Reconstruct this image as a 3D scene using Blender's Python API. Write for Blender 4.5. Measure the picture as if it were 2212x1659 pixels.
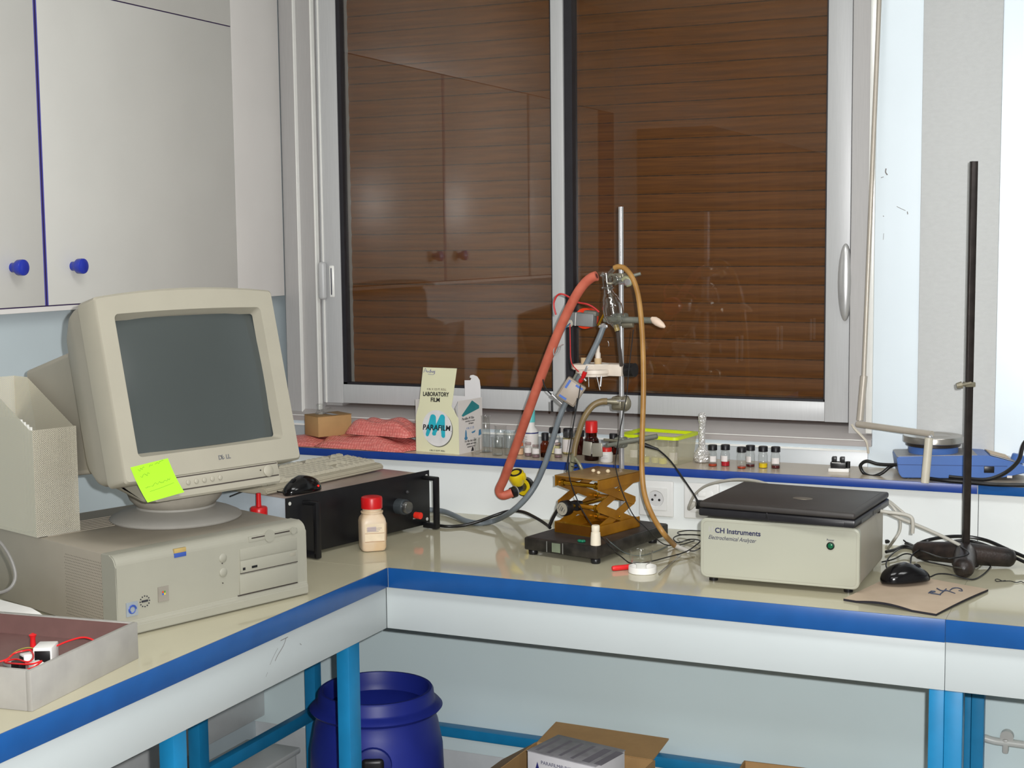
import bpy, bmesh, math, random
from mathutils import Vector as V, Matrix as M
for o in list(bpy.data.objects): bpy.data.objects.remove(o)
SC = bpy.context.scene
COL = SC.collection
R = math.radians
PI = math.pi
# ---------------------------------------------------------------- camera
cd = bpy.data.cameras.new('camera'); cam = bpy.data.objects.new('camera', cd); COL.objects.link(cam)
cd.sensor_width = 36.0; cd.lens = 50.699; cd.clip_start = 0.05; cd.clip_end = 60
cam.matrix_world = M(((0.913256, -0.029955, 0.406283, 1.616519), (0.407249, 0.092958, -0.908574, -2.895706), (-0.010551, 0.995219, 0.097094, 1.65), (0.0, 0.0, 0.0, 1.0)))
SC.camera = cam
# ---------------------------------------------------------------- world, lights, exposure
w = bpy.data.worlds.new('world'); SC.world = w; w.use_nodes = True
w.node_tree.nodes['Background'].inputs[0].default_value = (0.55, 0.65, 0.8, 1)
w.node_tree.nodes['Background'].inputs[1].default_value = 0.02
SC.view_settings.view_transform = 'Standard'; SC.view_settings.look = 'None'
SC.view_settings.gamma = 1.0; SC.view_settings.use_curve_mapping = False
SC.view_settings.exposure = 0.0
def lamp(kind, name, loc, energy, col, rot=None, **kw):
    l = bpy.data.lights.new(name, kind); l.energy = energy; l.color = col
    for k, v in kw.items(): setattr(l, k, v)
    o = bpy.data.objects.new(name, l); COL.objects.link(o); o.location = loc
    if rot is not None: o.rotation_euler = rot
    return o
FL = cam.matrix_world @ V((0.055, 0.035, -0.04))          # the camera's own flash, beside and above the lens
fl = lamp('SPOT', 'camera_flash', FL, 318, (1.0, 0.995, 0.985), shadow_soft_size=0.012, spot_size=R(78), spot_blend=0.6)
fl.rotation_euler = cam.matrix_world.to_euler()
for i, (lx, ly) in enumerate(((0.75, -1.0), (2.6, -1.0), (0.75, -3.6), (2.6, -3.6))):
    lamp('AREA', 'ceiling_lamp_light', (lx, ly, 2.70), 13, (0.98, 1.0, 1.0), (0, 0, 0), shape='RECTANGLE', size=1.2, size_y=0.5)
# ---------------------------------------------------------------- materials
MATS = {}
def lin(c): 
    c = c / 255.0
    return c / 12.92 if c <= 0.04045 else ((c + 0.055) / 1.055) ** 2.4
def mat(name, rgb, rough=0.5, metal=0.0, spec=0.5, var=0.05, scale=30.0, bump=0.0, coat=0.0, trans=0.0, ior=1.45, rgb2=None, stretch=None, bscale=None, emit=0.0):
    if name in MATS: return MATS[name]
    m = bpy.data.materials.new(name); m.use_nodes = True; nt = m.node_tree; N = nt.nodes; L = nt.links
    b = N['Principled BSDF']
    c1 = [lin(x) for x in rgb]; c2 = [lin(x) for x in rgb2] if rgb2 else [x * (1 - var * 2) for x in c1]
    tc = N.new('ShaderNodeTexCoord'); mp = N.new('ShaderNodeMapping'); L.new(tc.outputs['Object'], mp.inputs[0])
    if stretch: mp.inputs['Scale'].default_value = stretch
    nz = N.new('ShaderNodeTexNoise'); nz.inputs['Scale'].default_value = scale; nz.inputs['Detail'].default_value = 3
    L.new(mp.outputs[0], nz.inputs['Vector'])
    rp = N.new('ShaderNodeValToRGB'); rp.color_ramp.elements[0].position = 0.35; rp.color_ramp.elements[1].position = 0.65
    rp.color_ramp.elements[0].color = (*c2, 1); rp.color_ramp.elements[1].color = (*c1, 1)
    L.new(nz.outputs['Fac'], rp.inputs[0]); L.new(rp.outputs[0], b.inputs['Base Color'])
    b.inputs['Roughness'].default_value = rough; b.inputs['Metallic'].default_value = metal
    b.inputs['Specular IOR Level'].default_value = spec; b.inputs['IOR'].default_value = ior
    b.inputs['Transmission Weight'].default_value = trans
    b.inputs['Coat Weight'].default_value = coat; b.inputs['Coat Roughness'].default_value = 0.06
    if emit:
        L.new(rp.outputs[0], b.inputs['Emission Color']); b.inputs['Emission Strength'].default_value = emit
    if bump:
        n2 = N.new('ShaderNodeTexNoise'); n2.inputs['Scale'].default_value = bscale or scale * 6; L.new(mp.outputs[0], n2.inputs['Vector'])
        bp = N.new('ShaderNodeBump'); bp.inputs['Strength'].default_value = bump; bp.inputs['Distance'].default_value = 0.002
        L.new(n2.outputs['Fac'], bp.inputs['Height']); L.new(bp.outputs[0], b.inputs['Normal'])
    MATS[name] = m; return m
def thin_glass(name, tint=(0.95, 0.97, 0.96), refl=1.0, rough=0.0, ior=1.45):
    # a thin clear wall: light goes straight through, Fresnel reflection on top
    if name in MATS: return MATS[name]
    m = bpy.data.materials.new(name); m.use_nodes = True; nt = m.node_tree; N = nt.nodes; L = nt.links
    N.remove(N['Principled BSDF'])
    tr = N.new('ShaderNodeBsdfTransparent'); gl = N.new('ShaderNodeBsdfGlossy'); mx = N.new('ShaderNodeMixShader')
    nz = N.new('ShaderNodeTexNoise'); nz.inputs['Scale'].default_value = 6
    rp = N.new('ShaderNodeValToRGB'); rp.color_ramp.elements[0].color = (*[x * 0.97 for x in tint], 1); rp.color_ramp.elements[1].color = (*tint, 1)
    L.new(nz.outputs['Fac'], rp.inputs[0]); L.new(rp.outputs[0], tr.inputs[0])
    gl.inputs['Roughness'].default_value = rough
    ge = N.new('ShaderNodeNewGeometry'); dt = N.new('ShaderNodeVectorMath'); dt.operation = 'DOT_PRODUCT'
    L.new(ge.outputs['Normal'], dt.inputs[0]); L.new(ge.outputs['Incoming'], dt.inputs[1])
    def mm(op, a, b=None):
        n = N.new('ShaderNodeMath'); n.operation = op; n.use_clamp = op == 'MULTIPLY'
        for i, x in enumerate((a, b)):
            if x is None: continue
            if isinstance(x, (int, float)): n.inputs[i].default_value = x
            else: L.new(x, n.inputs[i])
        return n.outputs[0]
    r0 = ((ior - 1) / (ior + 1)) ** 2
    f5 = mm('POWER', mm('SUBTRACT', 1.0, mm('ABSOLUTE', dt.outputs['Value'])), 5.0)
    L.new(mm('MULTIPLY', mm('ADD', mm('MULTIPLY', f5, 1 - r0), r0), refl), mx.inputs[0])
    L.new(tr.outputs[0], mx.inputs[1]); L.new(gl.outputs[0], mx.inputs[2]); L.new(mx.outputs[0], N['Material Output'].inputs[0])
    MATS[name] = m; return m
# ---------------------------------------------------------------- geometry helpers
def spline(pts, k=6):
    P = [V(p) for p in pts]
    if len(P) < 3 or k < 2: return P
    out = []
    for i in range(len(P) - 1):
        p0 = P[i - 1] if i else P[0] * 2 - P[1]; p1 = P[i]; p2 = P[i + 1]; p3 = P[i + 2] if i + 2 < len(P) else P[-1] * 2 - P[-2]
        for j in range(k):
            t = j / k
            out.append(0.5 * ((2 * p1) + (p2 - p0) * t + (2 * p0 - 5 * p1 + 4 * p2 - p3) * t * t + (3 * p1 - p0 - 3 * p2 + p3) * t ** 3))
    out.append(P[-1]); return out
class MB:
    def __init__(s): s.v = []; s.f = []
    def add(s, vs, fs, mx=None):
        b = len(s.v)
        s.v += [tuple(mx @ V(v)) if mx else tuple(v) for v in vs]
        s.f += [tuple(i + b for i in f) for f in fs]; return s
    def bm(s, b, mx=None):
        b.verts.index_update(); s.add([v.co.copy() for v in b.verts], [[v.index for v in f.verts] for f in b.faces], mx); b.free(); return s
    def box(s, a, b, bev=0, seg=2, mx=None, only=None):
        t = bmesh.new(); bmesh.ops.create_cube(t, size=1)
        for v in t.verts: v.co = V([a[i] if v.co[i] < 0 else b[i] for i in range(3)])
        if bev:
            es = list(t.edges)
            if only is not None: es = [e for e in es if abs((e.verts[0].co - e.verts[1].co).normalized()[only]) > 0.9]
            bmesh.ops.bevel(t, geom=es, offset=bev, segments=seg, affect='EDGES', profile=0.5, clamp_overlap=True)
        return s.bm(t, mx)
    def prism(s, poly, z0, z1, mx=None, bev=0, seg=2):
        n = len(poly)
        t = bmesh.new(); vb = [t.verts.new((p[0], p[1], z0)) for p in poly]; vt = [t.verts.new((p[0], p[1], z1)) for p in poly]
        t.faces.new(vb[::-1]); t.faces.new(vt)
        for i in range(n): t.faces.new((vb[i], vb[(i + 1) % n], vt[(i + 1) % n], vt[i]))
        if bev: bmesh.ops.bevel(t, geom=list(t.edges), offset=bev, segments=seg, affect='EDGES', clamp_overlap=True)
        return s.bm(t, mx)
    def lathe(s, prof, n=24, mx=None, ang=2 * PI):
        vs = []; fs = []; rows = []
        for r, z in prof:
            if r < 1e-7: rows.append([len(vs)] * n); vs.append((0, 0, z))
            else:
                rows.append(list(range(len(vs), len(vs) + n))); vs += [(r * math.cos(2 * PI * i / n), r * math.sin(2 * PI * i / n), z) for i in range(n)]
        for a, b in zip(rows, rows[1:]):
            for i in range(n):
                j = (i + 1) % n; q = [a[i], a[j], b[j], b[i]]; q2 = []
                for x in q:
                    if x not in q2: q2.append(x)
                if len(q2) > 2: fs.append(q2)
        return s.add(vs, fs, mx)
    def cyl(s, p0, p1, r0, r1=None, n=20, cap=True):
        r1 = r0 if r1 is None else r1; p0 = V(p0); p1 = V(p1); d = p1 - p0; L = d.length
        pr = [(r0, 0), (r1, L)]
        if cap: pr = [(0, 0)] + pr + [(0, L)]
        return s.lathe(pr, n, M.Translation(p0) @ d.to_track_quat('Z', 'Y').to_matrix().to_4x4())
    def tube(s, pts, r, n=8, k=6, cap=True, hollow=0):
        P = spline(pts, k); m = len(P); rs = r if callable(r) else (lambda t: r)
        T = [(P[min(i + 1, m - 1)] - P[max(i - 1, 0)]).normalized() for i in range(m)]
        u = T[0].orthogonal().normalized(); vs = []; fs = []
        for i in range(m):
            u = (u - T[i] * u.dot(T[i])).normalized(); w_ = T[i].cross(u); rr = rs(i / (m - 1))
            vs += [tuple(P[i] + (u * math.cos(2 * PI * j / n) + w_ * math.sin(2 * PI * j / n)) * rr) for j in range(n)]
        for i in range(m - 1):
            for j in range(n): a = i * n + j; b = i * n + (j + 1) % n; fs.append((a, b, b + n, a + n))
        if cap: fs.append(tuple(range(n))[::-1]); fs.append(tuple(range((m - 1) * n, m * n)))
        return s.add(vs, fs)
    def ribbon(s, pts, w_, nrm, k=5, t=0.0003):
        P = spline(pts, k); nrm = V(nrm).normalized(); vs = []; fs = []
        for i, p in enumerate(P):
            d = (P[min(i + 1, len(P) - 1)] - P[max(i - 1, 0)]).normalized(); sd = d.cross(nrm).normalized() * w_ / 2
            vs += [p - sd + nrm * t, p + sd + nrm * t]
        for i in range(len(P) - 1): fs.append((2 * i, 2 * i + 1, 2 * i + 3, 2 * i + 2))
        return s.add(vs, fs)
    def sphere(s, c, r, u=20, v=12, sc=(1, 1, 1)):
        t = bmesh.new(); bmesh.ops.create_uvsphere(t, u_segments=u, v_segments=v, radius=r)
        return s.bm(t, M.Translation(V(c)) @ M.Diagonal((*sc, 1)))
    def grid(s, fn, nu, nv):
        vs = [fn(i / nu, j / nv) for j in range(nv + 1) for i in range(nu + 1)]; fs = []
        for j in range(nv):
            for i in range(nu): a = j * (nu + 1) + i; fs.append((a, a + 1, a + nu + 2, a + nu + 1))
        return s.add(vs, fs)
def link(o, parent=None):
    COL.objects.link(o)
    if parent is not None: o.parent = parent
    return o
def obj(name, mb, m, parent=None, smooth=40, loc=None, label=None, kind=None, world=False):
    me = bpy.data.meshes.new(name)
    vs = mb.v
    if world and parent is not None:
        root = parent; mx = M.Identity(4)
        while root is not None: mx = mbasis(root) @ mx; root = root.parent
        inv = mx.inverted(); vs = [tuple(inv @ V(v)) for v in vs]
    if parent is None and loc is None and len(vs):      # a single-mesh thing: origin at its base centre
        xs = [v[0] for v in vs]; ys = [v[1] for v in vs]; zs = [v[2] for v in vs]
        loc = ((min(xs) + max(xs)) / 2, (min(ys) + max(ys)) / 2, min(zs)); vs = [(v[0] - loc[0], v[1] - loc[1], v[2] - loc[2]) for v in vs]
    me.from_pydata(vs, [], mb.f); me.update()
    t = bmesh.new(); t.from_mesh(me); bmesh.ops.recalc_face_normals(t, faces=t.faces); t.to_mesh(me); t.free()
    if smooth:
        me.polygons.foreach_set('use_smooth', [True] * len(me.polygons)); me.set_sharp_from_angle(angle=R(smooth))
    if m: me.materials.append(m)
    o = bpy.data.objects.new(name, me); link(o, parent)
    if loc is not None: o.location = loc
    if label: o['label'] = label
    if kind: o['kind'] = kind
    return o
def mbasis(o):
    return M.Translation(o.location) @ o.rotation_euler.to_matrix().to_4x4()
def thing(name, label, cat, loc=(0, 0, 0), rotz=0, group=None):
    o = bpy.data.objects.new(name, None); COL.objects.link(o); o.empty_display_size = 0.03
    o.location = loc; o.rotation_euler = (0, 0, rotz); o['label'] = label; o['category'] = cat
    if group: o['group'] = group
    return o
def tag(o, label, cat, group=None):
    o['label'] = label; o['category'] = cat
    if group: o['group'] = group
    return o
def structure(name, mb=None, m=None, loc=(0, 0, 0)):
    if mb is None:
        o = bpy.data.objects.new(name, None); COL.objects.link(o); o.location = loc; o.empty_display_size = 0.05
    else: o = obj(name, mb, m, loc=loc)
    o['kind'] = 'structure'; return o
def copy_tree(o, parent=None):
    c = o.copy(); COL.objects.link(c); c.parent = parent
    for ch in [x for x in bpy.data.objects if x.parent == o]: copy_tree(ch, c)
    return c
FRONT = M.Rotation(R(90), 4, 'X')          # flat print on a face that looks along -y
def text(name, s, size, m, parent, mx, align='LEFT', shear=0.0, ext=0.0002, xs=1.0, off=0.0):
    cu = bpy.data.curves.new(name, 'FONT'); cu.body = s; cu.size = size; cu.align_x = align; cu.extrude = ext; cu.shear = shear; cu.offset = off; cu.resolution_u = 3
    t = bpy.data.objects.new(name + '_curve', cu); COL.objects.link(t)
    me = bpy.data.meshes.new_from_object(t); bpy.data.objects.remove(t)
    me.transform(mx @ M.Diagonal((xs, 1, 1, 1))); me.name = name; me.materials.clear(); me.materials.append(m)
    o = bpy.data.objects.new(name, me); link(o, parent); return o
def T(x, y, z): return M.Translation((x, y, z))

# ================================================================ the room
white = mat('white_wall_paint', (214, 214, 212), 0.5, var=0.02, scale=8, bump=0.02)
lam = mat('white_laminate', (214, 216, 214), 0.16, spec=0.5, var=0.015, scale=5)
cabm = mat('cream_laminate', (212, 211, 206), 0.35, var=0.015, scale=6)
fill_m = mat('grey_white_panel', (224, 221, 218), 0.4, var=0.015, scale=6)
alu = mat('anodised_aluminium', (192, 193, 194), 0.42, metal=0.1, var=0.03, scale=14, stretch=(40, 40, 1))
alu_b = mat('highlight_aluminium', (246, 246, 242), 0.22, metal=0.15, var=0.02, scale=20)  # near-white colour paints the flash highlights on fins and edges
sill_m = mat('sill_aluminium', (176, 170, 168), 0.42, metal=0.2, var=0.03, scale=14, stretch=(1, 40, 40))
dark_g = mat('black_gasket', (34, 32, 38), 0.5, var=0.1)
metalw = mat('bright_white_panel', (222, 233, 240), 0.34, metal=0.15, var=0.02, scale=3, spec=0.8)
paper_w = mat('woven_wallpaper', (200, 202, 202), 0.7, var=0.02, scale=60, bump=0.35, stretch=(1, 1, 2.2), bscale=420)
XR, YN, ZC = 4.3, -5.6, 2.75
XL = -0.8220 - 0.035
structure('floor', MB().box((XL - 0.1, YN - 0.1, -0.1), (XR + 0.1, 0.8601 + 0.25, 0)), mat('grey_vinyl_floor', (150, 150, 146), 0.45, var=0.12, scale=60), loc=(0, 0, 0))
structure('ceiling', MB().box((XL - 0.1, YN - 0.1, ZC), (XR + 0.1, 0.8601 + 0.25, ZC + 0.1)), mat('ceiling_paint', (226, 226, 222), 0.8, var=0.02), loc=(0, 0, 0))
structure('wall_left', MB().box((XL - 0.1, YN, 0), (XL, 0.8601 + 0.15, ZC)), mat('pale_blue_white_wall', (186, 198, 203), 0.4, var=0.015, scale=6), loc=(0, 0, 0))
structure('wall_right', MB().box((XR, YN, 0), (XR + 0.1, 0.8601, ZC)), white, loc=(0, 0, 0))
structure('wall_rear', MB().box((XL, YN - 0.1, 0), (XR, YN, ZC)), white, loc=(0, 0, 0))
WX0, WX1 = -0.8220, 0.9560           # window opening
WZ0, WZ1 = 1.118, 2.62
wb = MB()
wb.box((XL, 0.8601, 0), (WX1, 0.8601 + 0.1, WZ0)); wb.box((WX1, 0.8601, 0), (XR, 0.8601 + 0.1, ZC)); wb.box((XL, 0.8601, WZ1), (WX1, 0.8601 + 0.1, ZC))
structure('wall_back', wb, metalw, loc=(0, 0, 0))
structure('wall_outer', MB().box((XL, 0.8601 + 0.16, 0), (XR, 0.8601 + 0.2, ZC)), white, loc=(0, 0, 0))
# pilaster with woven wallpaper between the two bright panels
structure('trim_1', MB().box((1.069, 0.8601 - 0.010, 0.905), (1.2575, 0.8601, ZC), 0.002), paper_w, loc=(0, 0, 0))
# sill panel edge line, end cap
structure('trim_2', MB().box((WX0, 0.8601 - 0.004, 0.90), (0.9465, 0.8601, 1.104), 0.0015), mat('sill_apron_white', (170, 175, 178), 0.3, var=0.015), loc=(0, 0, 0))
# service panel behind the bench (carries the sockets)
sp = MB(); sp.box((XL, 0.6783, 0.75), (1.2405, 0.8601 - 0.005, 1.0637 - 0.022)); sp.box((1.2420, 0.6783, 0.75), (3.4, 0.8601 - 0.005, 1.0637 - 0.022))
sp.box((0.3765, 0.6783 - 0.0012, 0.90), (0.3775, 0.6783 + 0.002, 1.0637 - 0.022))
structure('trim_3', sp, mat('white_service_panel', (226, 230, 230), 0.14, var=0.012, scale=5), loc=(0, 0, 0))
# board under the benches along the back wall
ub = MB(); ub.box((XL, 0.6783, 0.212), (3.4, 0.8601 - 0.006, 0.748))
structure('trim_4', ub, mat('under_bench_board', (210, 226, 228), 0.32, var=0.012, scale=4), loc=(0, 0, 0))
structure('baseboard_back', MB().box((XL, 0.6783 + 0.01, 0.0), (3.4, 0.8601 - 0.006, 0.210), 0.002), mat('under_bench_plinth', (200, 204, 206), 0.4, var=0.02), loc=(0, 0, 0))
# ---------------------------------------------------------------- window_1
win = structure('window_1', loc=(WX0, 0.8601, WZ0))
def wpart(name, mb, m, parent=None, **k): return obj(name, mb, m, parent or win, world=True, **k)
fr = MB()
y0 = 0.8601 + 0.004
fr.box((WX0, y0, WZ0), (-0.772, y0 + 0.12, WZ1)); fr.box((0.893, y0 + 0.008, WZ0), (WX1, y0 + 0.12, WZ1)); fr.box((WX0, y0 + 0.01, WZ1 - 0.06), (WX1, y0 + 0.12, WZ1))
fr.box((-0.772, y0 + 0.012, WZ0), (-0.706, y0 + 0.12, WZ1)); fr.box((-0.706, y0 + 0.035, WZ0), (-0.65, y0 + 0.12, WZ1))
wpart('outer_frame', fr, mat('shaded_frame_aluminium', (176, 174, 173), 0.42, metal=0.1, var=0.03, scale=14, stretch=(40, 40, 1)))  # darker copy of the sash aluminium, flash-angle shade put into its colour
for xx, dy in ((-0.7735, -0.002), (-0.7125, -0.003)):
    wpart('track_fin', MB().box((xx, y0 + dy, 1.150 if dy == -0.003 else 1.10), (xx + (0.0035 if dy == -0.002 else 0.0055), y0 + 0.03, WZ1), 0.001), alu_b)
wpart('track_fin', MB().box((-0.6905, y0 + 0.004, 1.172), (-0.6865, y0 + 0.03, WZ1), 0.001), alu_b)
wpart('track_tube', MB().cyl((-0.699, y0 + 0.026, 1.172), (-0.699, y0 + 0.026, WZ1), 0.0095), alu)
wpart('frame_cover_strip', MB().box((0.9385, 0.8601 - 0.004, 1.15), (0.9555, 0.8601 + 0.02, WZ1), 0.003), alu_b)
# sloped sill with its front lip
pr = [(0.8601 - 0.012, 1.117), (0.8601 - 0.012, 1.1345), (0.8601 + 0.038, 1.1615), (0.8601 + 0.10, 1.1635), (0.8601 + 0.10, 1.117)]
sl = MB(); sl.prism([(p[0], p[1]) for p in pr], WX0, 0.9555, M(((0, 0, 1, 0), (1, 0, 0, 0), (0, 1, 0, 0), (0, 0, 0, 1))))
wpart('sill', sl, sill_m)
wpart('sill_lip', MB().box((WX0, 0.8601 - 0.0145, 1.1325), (0.938, 0.8601 - 0.0115, 1.1345)), alu_b)
wpart('sill_foot', MB().box((WX0, 0.8601 - 0.007, 1.1015), (0.950, 0.8601 + 0.002, 1.1065)), alu_b)
ec = MB().tube([(0.905, 0.8601 - 0.006, 1.172), (0.914, 0.8601 - 0.016, 1.163), (0.932, 0.8601 - 0.019, 1.146), (0.944, 0.8601 - 0.018, 1.132), (0.9475, 0.8601 - 0.014, 1.115), (0.9478, 0.8601 - 0.006, 1.10)], 0.0032, 6)
wpart('sill_end_seal', ec, mat('ivory_sealant', (214, 206, 190), 0.5))
def sash(name, x0, x1, xg0, xg1, yf, zg0, dark_side):
    s = wpart(name, MB().box((x0, yf, 1.172), (xg0, yf + 0.034, WZ1 - 0.05), 0.0015).box((xg1, yf, 1.172), (x1, yf + 0.034, WZ1 - 0.05), 0.0015)
              .box((xg0 + 0.0004, yf + 0.0008, 1.173), (xg1 - 0.0004, yf + 0.034, zg0), 0.001).box((xg0, yf, WZ1 - 0.11), (xg1, yf + 0.034, WZ1 - 0.05), 0.001), alu)
    g = 0.006
    gk = MB().box((xg0, yf + 0.004, zg0), (xg1, yf + 0.03, zg0 + g)).box((xg0, yf + 0.004, zg0), (xg0 + g * (2.2 if dark_side == 'L' else 1), yf + 0.03, WZ1 - 0.1)).box((xg1 - g * .6, yf + 0.004, zg0), (xg1, yf + 0.03, WZ1 - 0.1))
    wpart('glazing_gasket', gk, dark_g, s)
    wpart('glass_pane', MB().box((xg0 + 0.002, yf + 0.014, zg0 + 0.002), (xg1 - 0.002, yf + 0.020, WZ1 - 0.108)), thin_glass('window_glass', (0.94, 0.955, 0.94), 1.8), s)
    return s
sa = sash('sliding_sash', -0.6865, 0.0955, (-0.6303, 0.8721, 1.4125)[0], (0.0589, 0.8721, 1.8109)[0], 0.8601 + 0.012, (-0.6284, 0.8721, 1.2298)[2], 'L')
sb = sash('sliding_sash', (0.1008, 0.8901, 1.9386)[0], (0.8877, 0.8901, 1.7901)[0], (0.1127, 0.8901, 1.9382)[0], (0.8257, 0.8901, 1.6721)[0], 0.8601 + 0.030, (0.8280, 0.8901, 1.2248)[2], 'R')
wpart('meeting_brush', MB().box((0.0958, 0.8601 + 0.020, 1.174), (0.1195, 0.8601 + 0.06, WZ1 - 0.05)), dark_g, sa)
# recessed grip on the left stile, latch on the track, oval pull on the right stile
c = V((-0.6609, 0.8721, 1.5410))
gp = MB().box((c.x - 0.0085, c.y - 0.003, c.z - 0.048), (c.x + 0.0085, c.y + 0.004, c.z + 0.048), 0.0065, 3)
wpart('finger_grip', gp, alu_b, sa); wpart('grip_recess', MB().box((c.x - 0.004, c.y - 0.0036, c.z - 0.042), (c.x + 0.003, c.y + 0.002, c.z + 0.042), 0.003, 2), mat('grip_shadow_grey', (92, 92, 104), 0.35, metal=0.3), sa)
c = V((-0.6846, 0.8601, 1.5385))
wpart('sash_latch', MB().box((c.x - 0.013, c.y - 0.012, c.z - 0.052), (c.x + 0.011, c.y + 0.01, c.z + 0.062), 0.009, 3), alu, sa)
c = V((0.8783, 0.8801, 1.5400))
wpart('pull_handle', MB().sphere(c, 1, 24, 16, (0.0195, 0.016, 0.101)).box((c.x - 0.012, c.y, c.z - 0.07), (c.x + 0.012, c.y + 0.02, c.z + 0.07), 0.005), mat('pull_silver', (205, 205, 205), 0.3, metal=0.6), sb)
# roller shutter: bowed brown slats, each its own piece, with the slotted joint between
rs = wpart('roller_shutter', MB().box((-0.70, 0.8601 + 0.128, 1.12), (0.93, 0.8601 + 0.14, WZ1)), mat('shutter_gap_dark', (28, 20, 16), 0.8))
slat_m = mat('brown_shutter_slat', (122, 70, 20), 0.5, var=0.17, scale=9, stretch=(0.6, 6, 14), rgb2=(98, 55, 14))
joint_m = mat('slotted_joint', (92, 56, 26), 0.6, scale=46, stretch=(1, 0.1, 0.1), rgb2=(60, 38, 22))
pitch = 0.0505; x0s, x1s = -0.69, 0.925
base = None
k = 0; z = 1.126
while z < WZ1 - 0.02:
    if base is None:
        n = 7; prof = [(-0.0026 * math.sin(PI * i / n) - 0.001, 0.0016 + (pitch - 0.0032) * i / n) for i in range(n + 1)] + [(0.004, pitch - 0.0016), (0.004, 0.0016)]
        mx = M(((0, 0, 1, 0), (1, 0, 0, 0), (0, 1, 0, 0), (0, 0, 0, 1)))
        base = wpart('slat', MB().prism(prof, x0s, x1s, T(0, 0.8601 + 0.118, z) @ mx), slat_m, rs, smooth=60)
        jt = wpart('slat_joint', MB().box((x0s, 0.8601 + 0.1180, z - 0.0018), (x1s, 0.8601 + 0.126, z + 0.0018)), joint_m, rs)
    else:
        for o in (base, jt):
            c = o.copy(); COL.objects.link(c); c.location.z += k * pitch
    k += 1; z += pitch
# ---------------------------------------------------------------- sockets on the service panel
sock_m = mat('socket_white', (222, 222, 220), 0.25, var=0.01); hole_m = mat('socket_hole', (22, 22, 24), 0.6)
def socket(c, label, kind):
    t = thing('wall_socket', label, 'socket', (c[0], 0.6783, c[2]))
    w_ = 0.0475
    obj('cover_plate', MB().box((-w_, -0.009, -w_), (w_, 0, w_), 0.004, 3), sock_m, t)
    if kind == 'power':
        n = 40; sqp = []; cip = []
        for i in range(n):
            a = 2 * PI * i / n; c_, s_ = math.cos(a), math.sin(a); k_ = 1 / max(abs(c_), abs(s_)); sqp.append((c_ * k_ * .031, s_ * k_ * .029)); cip.append((c_, s_))
        rows = [[(p[0], -.0085, p[1]) for p in sqp], [(p[0], -.0122, p[1]) for p in sqp], [(p[0] * .0225, -.0122, p[1] * .0225) for p in cip], [(p[0] * .0222, -.0118, p[1] * .0222) for p in cip], [(p[0] * .0200, -.0094, p[1] * .0200) for p in cip]]
        ins = MB().add([v for r_ in rows for v in r_], [(a * n + j, a * n + (j + 1) % n, (a + 1) * n + (j + 1) % n, (a + 1) * n + j) for a in range(4) for j in range(n)])
        obj('insert', ins, sock_m, t, smooth=20)
        obj('socket_well', MB().lathe([(0.0201, 0), (0, 0)], 40, T(0, -0.0094, 0) @ M.Rotation(R(90), 4, 'X')), mat('socket_well_white', (206, 206, 206), 0.35, var=0.01), t)
        for s in (-1, 1): obj('pin_hole', MB().cyl((s * 0.0095, -0.0097, -0.003), (s * 0.0095, -0.0085, -0.003), 0.0034, n=14), hole_m, t)
        obj('earth_pin', MB().cyl((0, -0.0150, 0.010), (0, -0.0085, 0.010), 0.0028, n=12), mat('earth_pin_steel', (190, 190, 190), 0.2, metal=1), t)
    else:
        obj('insert', MB().box((-0.031, -0.0112, -0.029), (0.031, -0.008, 0.029), 0.001), sock_m, t)
        obj('label_window', MB().box((-0.026, -0.0125, 0.013), (0.012, -0.010, 0.024), 0.0008), mat('label_paper', (228, 228, 226), 0.5), t)
        text('label_lettering', 'D 1', 0.011, mat('ink_grey', (70, 72, 80), 0.6), t, T(-0.022, -0.0127, 0.0145) @ FRONT)
        obj('port', MB().box((-0.014, -0.0115, -0.020), (0.010, -0.009, 0.004)), hole_m, t)
    return t
socket((0.4324, 0.6783, 0.9789), 'square white mains socket with round well, left of the two on the wall panel', 'power')
socket((0.5558, 0.6783, 0.9794), 'white data socket with label strip, partly behind the laptop', 'data')
wb_ = MB().box((-0.03, -0.006, -0.018), (0.03, 0, 0.018), 0.004)
# ---------------------------------------------------------------- ceiling luminaires (behind the photographer's view, seen in reflections)
lum_m = mat('lamp_diffuser', (255, 252, 245), 0.6, var=0.0, emit=2.5); lum_b = mat('luminaire_body', (220, 220, 220), 0.5)
for i, (lx, ly) in enumerate(((0.75, -1.0), (2.6, -1.0), (0.75, -3.6), (2.6, -3.6))):
    t = thing('ceiling_light', ('white rectangular ceiling luminaire, %s' % ('nearest the window on the left', 'nearest the window on the right', 'farther from the window on the left', 'farther from the window on the right')[i]), 'lamp', (lx, ly, ZC), 0, 'ceiling luminaires')
    obj('luminaire_body', MB().box((-0.64, -0.29, -0.035), (0.64, 0.29, 0), 0.004), lum_b, t)
    obj('diffuser', MB().box((-0.61, -0.26, -0.040), (0.61, 0.26, -0.034)), lum_m, t)
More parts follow.
